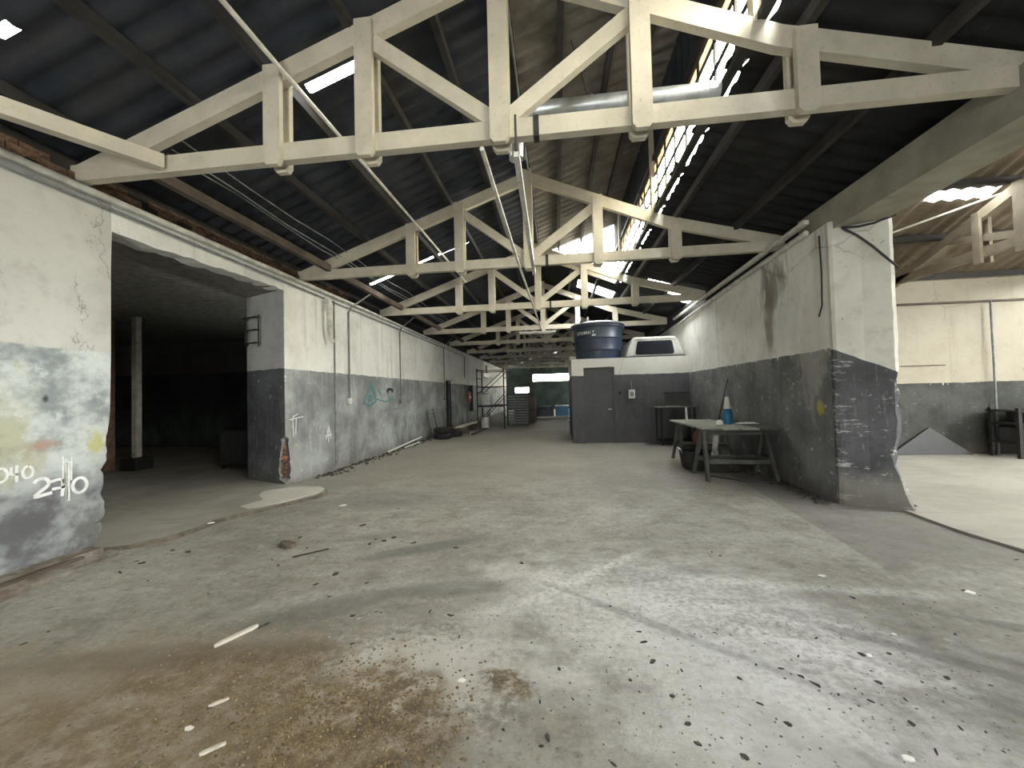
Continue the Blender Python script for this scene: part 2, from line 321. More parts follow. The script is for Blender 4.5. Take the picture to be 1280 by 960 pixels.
    M['dark_glass'] = simple('black_tinted_glass', (.008, .009, .014), .12, 0, .1, 4, 0, .5)
    M['door_grey'] = simple('dark_grey_door_paint', (.07, .07, .072), .55, 0, .08, 3)
    M['blue'] = simple('blue_plastic', (.02, .12, .24), .4, 0, .1, 5, .05, .5)
    M['blue_far'] = simple('sky_blue_panel_paint', (.16, .40, .68), .5, 0, .12)
    M['red'] = simple('faded_red_paint', (.45, .06, .05), .55, 0, .2)
    M['red_cloth'] = simple('dusty_red_cloth', (.26, .09, .085), .85, 0, .25)
    M['rubber'] = simple('black_rubber', (.02, .02, .021), .7, 0, .25)
    M['paper'] = simple('white_paper', (.80, .79, .75), .8, 0, .06)
    M['flake'] = simple('dark_debris', (.055, .05, .045), .85, 0, .45, 30)
    M['grit'] = simple('brown_grit', (.16, .118, .065), .9, 0, .5, 40)
    M['crumb'] = simple('grey_crumbs', (.20, .19, .17), .9, 0, .6, 40)
    M['tarp'] = simple('grey_tarpaulin', (.16, .19, .21), .7, 0, .3, 6, .4)
build_materials()

# ------------------------------------------------------------------ mesh helpers
class MB:
    def __init__(s): s.v = []; s.f = []; s.sm = []
    def add(s, vs, fs, smooth=False):
        b = len(s.v); s.v += [tuple(v) for v in vs]; s.f += [tuple(i + b for i in f) for f in fs]; s.sm += [smooth] * len(fs); return s
    def box(s, a, b):
        (x0, y0, z0), (x1, y1, z1) = a, b
        return s.add([(x0, y0, z0), (x1, y0, z0), (x1, y1, z0), (x0, y1, z0), (x0, y0, z1), (x1, y0, z1), (x1, y1, z1), (x0, y1, z1)],
                     [(0, 3, 2, 1), (4, 5, 6, 7), (0, 1, 5, 4), (1, 2, 6, 5), (2, 3, 7, 6), (3, 0, 4, 7)])
    def beam(s, p, q, w, h, up=(0, 0, 1)):     # w across, h along 'up'
        p, q, up = Vector(p), Vector(q), Vector(up); d = (q - p).normalized()
        sd = d.cross(up).normalized(); u = sd.cross(d).normalized()
        vs = [c + sd * a * w / 2 + u * b * h / 2 for c in (p, q) for a, b in ((-1, -1), (1, -1), (1, 1), (-1, 1))]
        return s.add(vs, [(0, 1, 2, 3), (7, 6, 5, 4), (0, 4, 5, 1), (1, 5, 6, 2), (2, 6, 7, 3), (3, 7, 4, 0)])
    def tube(s, pts, r, n=8, caps=True):
        pts = [Vector(p) for p in pts]; rr = r if isinstance(r, (list, tuple)) else [r] * len(pts); vs = []; fs = []; u = None
        for i, p in enumerate(pts):
            d = (pts[min(i + 1, len(pts) - 1)] - pts[max(i - 1, 0)]).normalized()
            if u is None:
                ref = Vector((0, 0, 1)) if abs(d.z) < .9 else Vector((1, 0, 0)); u = ref.cross(d).normalized()
            else: u = (u - d * u.dot(d)).normalized()
            w = d.cross(u)
            vs += [p + (u * math.cos(2 * math.pi * k / n) + w * math.sin(2 * math.pi * k / n)) * rr[i] for k in range(n)]
        for i in range(len(pts) - 1):
            fs += [(i * n + k, i * n + (k + 1) % n, (i + 1) * n + (k + 1) % n, (i + 1) * n + k) for k in range(n)]
        s.add(vs, fs, True)
        if caps:
            s.add(vs[:n], [tuple(range(n - 1, -1, -1))]); s.add(vs[-n:], [tuple(range(n))])
        return s
    def lathe(s, prof, c=(0, 0, 0), n=24, cap0=True, cap1=True, smooth=True):
        vs = []; fs = []
        for r, z in prof: vs += [(c[0] + r * math.cos(2 * math.pi * k / n), c[1] + r * math.sin(2 * math.pi * k / n), c[2] + z) for k in range(n)]
        for i in range(len(prof) - 1):
            fs += [(i * n + k, i * n + (k + 1) % n, (i + 1) * n + (k + 1) % n, (i + 1) * n + k) for k in range(n)]
        s.add(vs, fs, smooth)
        if cap0: s.add(vs[:n], [tuple(range(n - 1, -1, -1))])
        if cap1: s.add(vs[-n:], [tuple(range(n))])
        return s
    def prism(s, poly, a, b, axis='z'):       # polygon (2D) extruded from a to b on the axis
        f = {'z': lambda p, h: (p[0], p[1], h), 'y': lambda p, h: (p[0], h, p[1]), 'x': lambda p, h: (h, p[0], p[1])}[axis]
        n = len(poly); vs = [f(p, a) for p in poly] + [f(p, b) for p in poly]
        return s.add(vs, [tuple(range(n - 1, -1, -1)), tuple(range(n, 2 * n))] + [(i, (i + 1) % n, n + (i + 1) % n, n + i) for i in range(n)])
    def loft(s, rings):                        # list of equal-length rings of 3D points, capped
        n = len(rings[0]); vs = [p for r in rings for p in r]; fs = [tuple(range(n - 1, -1, -1)), tuple(range((len(rings) - 1) * n, len(rings) * n))]
        for i in range(len(rings) - 1): fs += [(i * n + k, i * n + (k + 1) % n, (i + 1) * n + (k + 1) % n, (i + 1) * n + k) for k in range(n)]
        return s.add(vs, fs)
    def mesh(s, name, mat):
        me = bpy.data.meshes.new(name); me.from_pydata(s.v, [], s.f); me.materials.append(mat)
        me.polygons.foreach_set('use_smooth', s.sm); me.update()
        import bmesh
        bm = bmesh.new(); bm.from_mesh(me); bmesh.ops.remove_doubles(bm, verts=bm.verts, dist=1e-5) if any(s.sm) else None
        bmesh.ops.recalc_face_normals(bm, faces=bm.faces); bm.to_mesh(me); bm.free()
        if any(s.sm):
            try: me.set_sharp_from_angle(angle=R_(40))
            except Exception: pass
        return me
    def build(s, name, mat, parent=None, **kw):
        return link(name, s.mesh(name, mat), parent, **kw)
def link(name, me, parent=None, loc=None, label=None, cat=None, group=None, kind=None, bevel=0):
    o = bpy.data.objects.new(name, me); C.objects.link(o)
    if parent: o.parent = parent
    if loc: o.location = loc
    tag(o, label, cat, group, kind)
    if bevel:
        b = o.modifiers.new('bevel', 'BEVEL'); b.width = bevel; b.segments = 2; b.limit_method = 'ANGLE'
    return o
def tag(o, label=None, cat=None, group=None, kind=None):
    if label: o['label'] = label
    if cat: o['category'] = cat
    if group: o['group'] = group
    if kind: o['kind'] = kind
    return o
def thing(name, label=None, cat=None, loc=(0, 0, 0), rz=0, group=None, kind=None):
    o = bpy.data.objects.new(name, None); C.objects.link(o); o.location = loc; o.rotation_euler = (0, 0, rz); o.empty_display_size = .1
    return tag(o, label, cat, group, kind)
def struct(name, mb, mat, label, parent=None, **kw):
    return mb.build(name, mat, parent, label=label, kind='structure', **kw)
rnd = random.uniform

# ================================================================== SETTING
LW = -4.85                                   # inner face of left wall
def RW(y): return 3.622 + .0388 * (y - 5.6)  # inner face of right wall (slightly skewed)
Y0, YE = -7.0, 38.0

# ---- floors
m = MB()
m.add([(-5.2, Y0, 0), (4.6, Y0, 0), (4.6, YE, 0), (-5.2, YE, 0)], [(0, 1, 2, 3)])
m.add([(-5.2, Y0, -.2), (4.6, Y0, -.2), (4.6, YE, -.2), (-5.2, YE, -.2)], [(3, 2, 1, 0)])
struct('floor', m, M['floor'], 'stained grey concrete floor of the main hall')
m = MB().prism([(4.13, Y0), (15, Y0), (15, 9.7), (4.6, 9.7), (4.45, 5.5), (4.14, 5.3), (4.10, 4.6), (4.16, 4.1), (4.13, 3.0)], -.1, .022)
struct('floor_right', m, M['slab_right'], 'bright pale concrete floor of the right-hand hall')
edge = [(-4.78, 3.62), (-4.55, 3.72), (-4.36, 3.97), (-4.30, 4.25), (-4.33, 4.55), (-4.18, 4.9), (-3.95, 5.35), (-3.74, 5.75), (-3.72, 6.0), (-3.9, 6.25), (-4.25, 6.42), (-4.83, 6.56)]
m = MB(); ins = [(x - .05, y - .0) for x, y in edge]
outer = [(x + rnd(-.02, .02), y, .0) for x, y in edge]; inner = [(x - .07, y, .04) for x, y in edge]
n = len(edge)
m.add(outer + inner, [(i, i + 1, n + i + 1, n + i) for i in range(n - 1)])
back = [(-5.5, 6.8, .04), (-6.0, 7.2, .04), (-6.0, 12.0, .04), (-16, 12.0, .04), (-16, 1.0, .04), (-5.1, 1.0, .04), (-5.1, 3.5, .04)]
m.add(inner + back, [tuple(range(n + len(back)))])
fl_ = struct('floor_left', m, M['slab_left'], 'dusty raised concrete floor slab of the dark side room')
fl_.data.materials.append(simple('dark_slab_edge', (.105, .09, .072), .9, 0, .4, 9, .4))  # brown edge band, with the step's thin shadow put into the dark colour
for p in fl_.data.polygons:
    if len(p.vertices) == 4: p.material_index = 1
pp = [(-4.62, 6.28), (-4.1, 6.34), (-3.9, 6.2), (-3.84, 5.95), (-3.95, 5.7), (-4.1, 5.35), (-4.35, 5.05), (-4.55, 5.15), (-4.5, 5.5), (-4.72, 5.75), (-4.9, 6.0)]
MB().prism([(x + rnd(-.03, .03), y) for x, y in pp], .03, .046).build('cement_patch', M['cement_patch'], label='pale cement patch on the floor at the opening of the dark room', cat='cement patch')

# ---- left wall: near stretch with broken edge, header, pier with exposed brick, long stretch
zs = [round(i * .05, 3) for i in range(31)] + [1.8, 2.1, 2.5, 3.0, 3.44, 3.80]
def ye_(z): return 3.76 + 0 - .02 * (3.44 - z) / 3.44 - (.07 * max(0, 1 - z / 1.5) + (.035 * math.sin(z * 9.0 + 1) + .02 * math.sin(z * 23)) * max(0, 1 - z / 1.4))
rings = []
for z in zs:
    e = ye_(z); j = .03 if z < 1.4 else .004
    rings.append([(LW, Y0, z), (LW, e - .10, z), (LW - rnd(0, j), e - rnd(0, j), z), (LW - .14, e + rnd(-j, j) * .6, z), (LW - .26, e - .02 + rnd(-j, j) * .6, z), (LW - .28, Y0, z)])
wl = struct('wall_left', MB().loft(rings), M['wall_near'], 'patched near stretch of the left wall, broken plaster edge at the opening')
hd = []
for i in range(24):
    y = 3.755 + i * (6.52 - 3.755) / 23
    zb = 3.44 + .09 * i / 23 + rnd(-.012, .018)
    hd.append([(LW, y, zb), (LW, y, 3.80), (LW - .28, y, 3.80), (LW - .28, y, zb + rnd(0, .02))])
struct('wall_left_header', MB().loft(hd), M['wall_left'], 'whitewashed strip of the left wall over the wide opening')
def notch(z):
    return .005 if z < .12 or z > .85 else (.125 + rnd(-.02, .02) if z < .66 else .075 + rnd(-.02, .02))
rings = []
z = 0.0; zl = []
while z < 1.0: zl.append(round(z, 3)); z += .06
zl += [1.0, 1.5, 2.1, 2.8, 3.4, 3.8]
for z in zl:
    a = notch(z)
    rings.append([(LW, 6.5 + a, z), (LW, 7.6, z), (-5.95, 7.6, z), (-5.95, 6.93, z), (LW - a * 1.3, 6.5 + .39 * a * 1.3, z), (LW - a * 1.15, 6.5 + a * 1.5, z)])
wj = struct('wall_left_pier', MB().loft(rings), M['wall_left'], 'thick left wall pier beside the opening with brick showing at its corner')
wj.data.materials.append(M['wall_jamb'])
for p in wj.data.polygons:
    if p.normal.y < -.6 and abs(p.normal.z) < .5: p.material_index = 1
bm_ = MB().box((-.055, -.075, -.028), (.055, .075, .028)).mesh('brick', M['brick'])
bmd_ = MB().box((-.055, -.06, -.028), (.055, .06, .028)).mesh('brick', M['brick_dirty'])
for i in range(10):
    zz = .17 + i * .066
    b = link('brick', bm_ if i in (5, 8, 9) else bmd_, wj, loc=(LW - .118 + rnd(-.012, .012), 6.665 + rnd(-.012, .015), zz)); b.rotation_euler = (rnd(-.08, .08), rnd(-.08, .08), .35 + rnd(-.1, .1))
b = link('brick', bm_, wj, loc=(LW - .062, 6.70, .79)); b.rotation_euler = (.05, 0, .05)
DY0, DY1 = 16.7, 18.1        # dark doorway in the long stretch
m = MB().box((LW - .28, 7.6, 0), (LW, DY0, 3.8)).box((LW - .28, DY0, 2.24), (LW, DY1, 3.8)).box((LW - .28, DY1, 0), (LW, YE, 3.8))
struct('wall_left_far', m, M['wall_left'], 'long stretch of the left wall, white above and scuffed grey below')
m = MB().box((LW - .9, DY0 - .1, 0), (LW - .85, DY1 + .1, 2.4)).box((LW - .9, DY0 - .1, 0), (LW - .28, DY0, 2.4)).box((LW - .9, DY1, 0), (LW - .28, DY1 + .1, 2.4)).box((LW - .9, DY0 - .1, 2.3), (LW - .28, DY1 + .1, 2.4)).box((LW - .9, DY0 - .1, -.1), (LW - .28, DY1 + .1, .0))
d1 = struct('door_1', m, M['door_grey'], 'dark doorway in the left wall near the scaffold')
MB().box((LW - .2, DY0 + .02, 1.0), (LW - .16, DY1 - .02, 1.06)).build('cross_bar', M['steel_dark'], d1)
MB().box((LW - .2, DY0 + .02, 0.02), (LW - .16, DY0 + .08, 2.22)).build('door_frame', M['steel_dark'], d1)
MB().box((LW - .2, DY1 - .08, 0.02), (LW - .16, DY1 - .02, 2.22)).build('door_frame', M['steel_dark'], d1)
# brick infill between wall head and roof
infill = thing('wall_left_infill', 'rough brick infill along the top of the left wall under the eaves', kind='structure')
MB().box((LW - .28, Y0, 3.8), (LW - .10, YE, 4.12)).build('infill_core', M['timber_dark'], infill)
bmi = MB().box((-.055, -.11, -.035), (.055, .11, .035)).mesh('brick', M['brick_dirty'])
for r_ in range(3):
    for k in range(26):
        y = 2.7 + (k + .5 * (r_ % 2)) * .235
        if random.random() < .8: link('brick', bmi, infill, loc=(LW - .07 + rnd(-.03, .01) - .03 * r_, y, 3.842 + r_ * .078))

# ---- right wall, pier, lintel, right hall
m = MB().add([(RW(5.67), 5.67, 0), (RW(YE), YE, 0), (RW(YE) + .5, YE, 0), (RW(5.67) + .5, 5.67, 0), (RW(5.67), 5.67, 3.72), (RW(YE), YE, 3.72), (RW(YE) + .5, YE, 3.72), (RW(5.67) + .5, 5.67, 3.72)],
             [(0, 3, 2, 1), (4, 5, 6, 7), (0, 1, 5, 4), (1, 2, 6, 5), (2, 3, 7, 6), (3, 0, 4, 7)])
struct('wall_right', m, M['wall_right'], 'right wall, stained white above and dark grey below')
rings = []
z = 0.0
while z < 3.75:
    j = .022 if z < 1.7 else .006
    fl = .10 * max(0, 1 - z / .55) ** 2
    cut = .05 * math.exp(-((z - 1.25) / .3) ** 2)
    xr = 4.19 + fl - (.07 * math.exp(-((z - .62) / .25) ** 2)) - cut * .3
    rings.append([(3.625 + rnd(-j, j) * .3, 5.67, z), (3.615 + rnd(-j, j) * .5, 5.60 + rnd(0, j), z), (3.64 + rnd(0, j), 5.575 + rnd(-j, j) * .4, z), (3.9, 5.47 - fl * .2, z),
                  (xr - .05 + rnd(-j, j), 5.33 - fl * .6, z), (xr + rnd(-j, j), 5.34 - fl * .3 + rnd(0, j), z), (4.22 + fl * .5, 5.5, z), (4.2, 5.76, z)])
    z += .11
rings = [[(x, y, min(zz, 3.72)) for x, y, zz in r] for r in rings]
struct('wall_right_pier', MB().loft(rings), M['pier'], 'chipped pier at the end of the right wall, dark grey lower coat')
m = MB().box((3.66, Y0, 3.62), (4.14, 6.3, 4.02))
struct('trim_1', m, M['timber_lintel'], 'heavy pale lintel beam over the opening to the right-hand hall')
m = MB().box((4.15, Y0, 3.72), (4.3, 12.0, 4.35)).box((RW(12), 5.8, 3.70), (4.3, YE, 4.08))
struct('wall_right_infill', m, M['sheet_right'], 'dark infill above the right wall under the eaves')
m = MB().box((4.1, 9.51, 0), (15.3, 9.8, 3.34)).box((4.1, 9.47, 3.30), (15.3, 9.8, 3.78))
wr = struct('wall_right_hall', m, M['wall_rh'], 'back wall of the right-hand hall, cream above dark grey')
MB().box((4.1, 9.455, 3.27), (15.3, 9.51, 3.31)).build('string_course', M['plank_dark'], wr)
MB().box((7.35, 9.49, 1.93), (8.35, 9.51, 1.95)).build('rail', M['plank_dark'], wr)
struct('wall_right_hall_side', MB().box((15.0, Y0, 0), (15.3, 9.8, 3.85)), M['wall_rh'], 'far side wall of the right-hand hall')
struct('wall_right_hall_left', MB().box((4.13, 5.8, 0), (4.3, 9.6, 3.75)), M['wall_rh'], 'hall side of the right wall')
# right hall roof: ridge runs across, sheets fall to the back wall
def zh(y): return 3.86 + .37 * (9.6 - y) if y > 3.4 else 3.86 + .37 * (9.6 - 3.4) - .37 * (3.4 - y)
roof_h = thing('roof_right_hall', 'brown corrugated roof of the right-hand hall', kind='structure')
sheet_cache = {}
def corr(axis, L, Wd, slope, mat, key, ph=0.0, wl_=.25, amp=.022):
    """corrugated sheet: length L along its fall, width Wd across"""
    k = (axis, round(L, 3), round(Wd, 3), round(slope, 3), key, round(ph, 3))
    if k in sheet_cache: return sheet_cache[k]
    nseg = max(4, int(round(Wd / wl_ * 4))); m_ = MB(); vs = []; fs = []
    for i in range(nseg + 1):
        a = Wd * i / nseg; h = amp * math.sin((a + ph) / wl_ * 2 * math.pi + .4)
        for l in (0, L):
            vs.append((l, a, h + slope * l) if axis == 'x' else (a, l, h + slope * l))
    for i in range(nseg): fs.append((2 * i, 2 * i + 1, 2 * i + 3, 2 * i + 2))
    m_.add(vs, fs, True); me = m_.mesh('roof_sheet', M[mat]); sheet_cache[k] = me; return me
ROOFN = [0]
def put_sheet(parent, axis, x, y, z, L, Wd, slope, mat, name='roof_sheet'):
    o = link(name, corr(axis, L, Wd, slope, mat, mat, ((y - Y0 + .2) if axis == 'x' else x - 4.3) % .25), parent, loc=(x, y, z + rnd(0, .004)))
    return o
for yy0, yy1 in ((3.4, 5.6), (5.5, 7.7), (7.6, 9.75)):
    xx = 4.3
    while xx < 14.9:
        if yy0 == 5.5 and 6.2 < xx < 7.3:
            # sheet with a translucent strip let in
            put_sheet(roof_h, 'y', xx, 5.5, zh(5.5), 1.72, 1.04, -.37, 'sheet_hall'); put_sheet(roof_h, 'y', xx, 7.42, zh(7.42), .3, 1.04, -.37, 'sheet_hall')
            put_sheet(roof_h, 'y', xx, 7.2, zh(7.2), .24, 1.04, -.37, 'fibreglass', 'skylight_sheet')
        else:
            sk = yy0 == 3.4 and int(xx) in (9,)  # unseen translucent sheet added to brighten the right-hand hall
            put_sheet(roof_h, 'y', xx, yy0, zh(yy0) + (.008 if yy0 == 5.5 else 0), yy1 - yy0, 1.04, -.37, 'fibreglass' if sk else 'sheet_hall', 'skylight_sheet' if sk else 'roof_sheet')
        xx += 1.0
for yy0, yy1 in ((1.2, 3.42), (-1.0, 1.25), (-3.2, -.95), (-5.2, -3.15), (-7.2, -5.15)):
    xx = 4.3
    while xx < 14.9:
        mt = 'fibreglass' if (int(xx) in (13,) and yy0 in (1.2,)) else 'sheet_hall'  # second translucent sheet out of view, added as fill light for the hall
        zz = zh(yy0) if yy0 > -3 else 3.9
        sl = .37 if yy0 > -3 else 0.0
        put_sheet(roof_h, 'y', xx, yy0, zz, yy1 - yy0, 1.04, sl, mt, 'skylight_sheet' if mt == 'fibreglass' else 'roof_sheet'); xx += 1.0
for yy in (9.4, 8.2, 7.0, 5.8, 4.6, 3.4): MB().box((4.3, yy - .04, zh(yy) - .14), (15, yy + .04, zh(yy) - .035)).build('purlin', M['timber_dark'], roof_h)
# gable cladding of the hall over the lintel, towards the main roof
m = MB().prism([(9.75, 4.3), (9.75, 4.0), (Y0, 4.0), (Y0, 4.3), (-2.5, 4.35), (3.4, zh(3.4) + .05)], 4.24, 4.3, 'x')
struct('wall_right_gable', m, M['sheet_hall'], 'cladding between the two roofs above the lintel')
def hall_truss(x, label):
    t = thing('roof_truss', label, 'roof truss', (x, 0, 0), group='trusses of the right-hand hall')
    tm = M['timber_hall'] if 'timber_hall' in M else M['timber']
    MB().box((-.05, -2.6, 3.68), (.05, 9.52, 3.84)).build('bottom_chord', tm, t)
    MB().beam((0, 9.4, zh(9.4) - .22), (0, 3.4, zh(3.4) - .22), .1, .16).build('top_chord', tm, t)
    MB().beam((0, 3.4, zh(3.4) - .22), (0, -2.6, zh(-2.6) - .22), .1, .16).build('top_chord', tm, t)
    MB().box((-.1, 3.32, 3.6), (.1, 3.5, zh(3.4) - .16)).build('king_post', tm, t)
    for y in (7.55, 6.9, 5.2):
        w = .06 if y == 7.55 else .085
        MB().box((-.1, y - w, 3.58), (-.05, y + w, zh(y) - .16)).build('post', tm, t); MB().box((.05, y - w, 3.58), (.1, y + w, zh(y) - .16)).build('post', tm, t)
    MB().beam((0, 6.9, 3.85), (0, 8.1, zh(8.1) - .25), .08, .12).build('strut', tm, t)
    MB().beam((0, 5.2, 3.85), (0, 6.8, zh(6.8) - .28), .08, .12).build('strut', tm, t)
    return t
hall_truss(7.3, 'brownish timber truss in the right-hand hall seen under the lintel')
hall_truss(10.6, 'timber truss deeper in the right-hand hall, further from the lintel')
MB().tube([(4.7, 9.1, 4.0), (6.2, 8.0, 4.35), (8.2, 6.6, 4.85)], .018, 6).build('hall_conduit', M['conduit'], label='thin pale conduit slanting under the right hall roof', cat='conduit')
# front walls with open gates (behind the photographer)
m = MB().box((-5.13, Y0 - .25, 0), (-1.75, Y0, 6.6)).box((-.25, Y0 - .25, 0), (4.5, Y0, 6.6)).box((-1.75, Y0 - .25, 2.3), (-.25, Y0, 6.6)).box((4.5, Y0 - .25, 0), (15.3, Y0, 6.6))
struct('wall_front', m, M['wall_left'], 'front wall with an open gate behind the viewpoint')
# end wall with windows
YW = YE
m = MB(); wins = [(-2.35, 1.25, 2.72, 3.38), (-4.1, -2.75, 1.62, 2.15)]
m.box((-5.1, YW, 0), (4.9, YW + .25, 1.62)).box((-5.1, YW, 1.62), (-4.1, YW + .25, 2.15)).box((-2.75, YW, 1.62), (4.9, YW + .25, 2.15)).box((-5.1, YW, 2.15), (4.9, YW + .25, 2.72))
m.box((-5.1, YW, 2.72), (-2.35, YW + .25, 3.38)).box((1.25, YW, 2.72), (4.9, YW + .25, 3.38)).box((-5.1, YW, 3.38), (4.9, YW + .25, 6.2))
struct('wall_end', m, M['wall_end'], 'dark green far end wall of the hall')
for i, (x0, x1, z0, z1) in enumerate(wins):
    w = thing('window_%d' % (i + 3), ('long bright window high in the far end wall', 'small bright window behind the scaffold in the far wall')[i], kind='structure')
    nn = 4 if i == 0 else 2
    for k in range(nn):
        a = x0 + (x1 - x0) * k / nn; b = x0 + (x1 - x0) * (k + 1) / nn
        MB().box((a + .02, YW + .1, z0), (b - .02, YW + .11, z1)).build('pane', M['glass'], w)
        if k: MB().box((a - .02, YW + .08, z0), (a + .02, YW + .14, z1)).build('mullion', M['steel_dark'], w)
# dark side room shell behind the left opening
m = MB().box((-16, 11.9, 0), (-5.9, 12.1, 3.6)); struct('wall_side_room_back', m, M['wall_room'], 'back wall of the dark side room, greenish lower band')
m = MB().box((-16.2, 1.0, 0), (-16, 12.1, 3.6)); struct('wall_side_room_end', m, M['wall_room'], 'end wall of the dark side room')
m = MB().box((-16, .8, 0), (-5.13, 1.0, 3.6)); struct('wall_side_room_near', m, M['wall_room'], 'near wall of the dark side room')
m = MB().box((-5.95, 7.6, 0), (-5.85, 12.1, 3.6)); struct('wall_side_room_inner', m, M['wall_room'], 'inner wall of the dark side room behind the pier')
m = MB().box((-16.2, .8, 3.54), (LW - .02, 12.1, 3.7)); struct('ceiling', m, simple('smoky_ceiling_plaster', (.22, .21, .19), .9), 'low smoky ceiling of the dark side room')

# ================================================================== MAIN ROOF
RX, RZ = -.45, 5.74
YM = 11.8                                       # the raised clerestory bay ends here
CX = 1.80                                       # clerestory line
def zl_(x): return RZ + .352 * (x - RX)
def zr1(x): return RZ - .415 * (x - RX)         # ridge to break
XB = 1.95; ZB = zr1(XB)
def zr2(x): return ZB - .298 * (x - XB)
roof = thing('roof', 'sooty corrugated roof of the main hall', kind='structure')
rowsL = [(-5.25, -3.5), (-3.55, -1.9), (-1.95, -.40)]
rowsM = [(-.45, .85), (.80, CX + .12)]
HOLES = {   # translucent strips let into the left slope: (row, column start) -> (x0, x1, y0, y1)
    (1, 4): (-2.64, -2.0, 3.86, 4.03), (1, 9): (-3.25, -2.7, 9.0, 9.14), (0, 9): (-4.5, -3.82, 9.0, 9.16), (0, 2): (-4.2, -4.05, 2.42, 2.52)}
def cell(x0, x1, y0, mat, zf, slope, lift):
    put_sheet(roof, 'x', x0, y0, zf(x0) + lift, x1 - x0, 1.11, slope, mat)
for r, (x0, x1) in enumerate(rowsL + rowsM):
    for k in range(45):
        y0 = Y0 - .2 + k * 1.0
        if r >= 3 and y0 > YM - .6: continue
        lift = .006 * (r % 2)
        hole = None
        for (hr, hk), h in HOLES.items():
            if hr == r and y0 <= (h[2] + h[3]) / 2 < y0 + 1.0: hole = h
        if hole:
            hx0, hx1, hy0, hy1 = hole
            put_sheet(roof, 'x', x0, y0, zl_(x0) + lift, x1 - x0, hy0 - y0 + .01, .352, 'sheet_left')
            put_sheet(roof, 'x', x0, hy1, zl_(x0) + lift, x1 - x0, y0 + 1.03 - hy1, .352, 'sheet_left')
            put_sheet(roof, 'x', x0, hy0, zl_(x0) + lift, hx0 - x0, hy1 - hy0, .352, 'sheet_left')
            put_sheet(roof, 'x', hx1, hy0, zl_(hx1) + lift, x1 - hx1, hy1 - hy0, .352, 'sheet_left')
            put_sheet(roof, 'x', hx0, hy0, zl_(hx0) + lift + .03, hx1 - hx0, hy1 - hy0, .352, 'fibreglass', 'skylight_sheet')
        else: cell(x0, x1, y0, 'sheet_lit' if r >= 3 else 'sheet_left', zl_, .352, lift)
# lower right slope; its top edge leaves gaps beside the clerestory
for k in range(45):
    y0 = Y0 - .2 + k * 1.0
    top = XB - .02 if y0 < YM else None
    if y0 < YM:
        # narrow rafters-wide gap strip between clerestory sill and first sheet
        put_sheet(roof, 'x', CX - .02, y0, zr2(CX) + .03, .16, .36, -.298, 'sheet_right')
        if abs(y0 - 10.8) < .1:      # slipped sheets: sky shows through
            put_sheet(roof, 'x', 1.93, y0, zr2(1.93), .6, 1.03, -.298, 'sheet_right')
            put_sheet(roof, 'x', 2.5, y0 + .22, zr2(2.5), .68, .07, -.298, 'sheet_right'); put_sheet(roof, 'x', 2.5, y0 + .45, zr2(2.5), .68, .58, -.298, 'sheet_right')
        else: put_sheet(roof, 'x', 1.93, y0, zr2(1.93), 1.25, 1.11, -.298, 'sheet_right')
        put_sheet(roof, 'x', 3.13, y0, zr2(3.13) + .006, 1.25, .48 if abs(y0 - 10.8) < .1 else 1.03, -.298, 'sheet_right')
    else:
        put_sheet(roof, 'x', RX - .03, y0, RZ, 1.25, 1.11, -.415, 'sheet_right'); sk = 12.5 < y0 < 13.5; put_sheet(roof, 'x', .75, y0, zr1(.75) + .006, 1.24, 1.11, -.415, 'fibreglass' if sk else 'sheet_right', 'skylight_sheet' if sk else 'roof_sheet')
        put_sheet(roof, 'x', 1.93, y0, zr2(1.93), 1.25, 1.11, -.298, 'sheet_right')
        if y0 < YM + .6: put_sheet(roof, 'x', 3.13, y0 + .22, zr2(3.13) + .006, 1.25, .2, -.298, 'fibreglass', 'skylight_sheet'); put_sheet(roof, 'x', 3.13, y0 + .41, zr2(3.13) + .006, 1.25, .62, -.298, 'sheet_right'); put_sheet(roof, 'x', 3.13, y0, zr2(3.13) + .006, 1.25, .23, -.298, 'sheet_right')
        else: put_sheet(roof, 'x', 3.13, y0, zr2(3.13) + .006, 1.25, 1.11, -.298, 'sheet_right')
for x in (-4.55, -3.55, -2.75, -1.9, -1.15, RX):
    MB().box((x - .035, Y0, zl_(x) - .145), (x + .035, YE, zl_(x) - .03)).build('purlin', M['timber_dark'], roof)
for x in (.15, .82, 1.35):
    MB().box((x - .035, Y0, zl_(x) - .145), (x + .035, YM, zl_(x) - .03)).build('purlin', M['timber_dark'], roof)
for x in (2.15, 3.1, 4.0):
    MB().box((x - .035, Y0, zr2(x) - .145), (x + .035, YE, zr2(x) - .03)).build('purlin', M['timber_dark'], roof)
for x in (.5, 1.3):
    MB().box((x - .035, YM, zr1(x) - .145), (x + .035, YE, zr1(x) - .03)).build('purlin', M['timber_dark'], roof)

# ---- clerestory
ZS, ZG = 4.72, 5.60
cl = thing('wall_clerestory', 'dark cladding above the clerestory window', kind='structure')
for k in range(19):
    y0 = Y0 + k * 1.0
    o = link('cladding_sheet', corr('z', zl_(CX) - ZG + .05, 1.02, 0, 'sheet_left', 'sheet_left') if False else MB().add(
        [(.02 * math.sin(i * math.pi / 2), 1.02 * i / 16, h) for i in range(17) for h in (0, zl_(CX) - ZG + .085)],
        [(2 * i, 2 * i + 1, 2 * i + 3, 2 * i + 2) for i in range(16)]).mesh('cladding_sheet', M['sheet_left']) if k == 0 else clad, cl, loc=(CX + .03, y0, ZG - .02))
    clad = o.data
for k in range(5): link('cladding_sheet', clad, cl, loc=(CX + .03, Y0 + k * 1.0, ZG - .92))  # unseen sheets added over the rear clerestory to dim the foreground
w1 = thing('window_1', 'long clerestory window with thin bars running along the roof', kind='structure')
YC = -2.0; npan = 28; dy = (YM - YC) / npan
hz = [ZS, ZS + .30, ZS + .60, ZG]
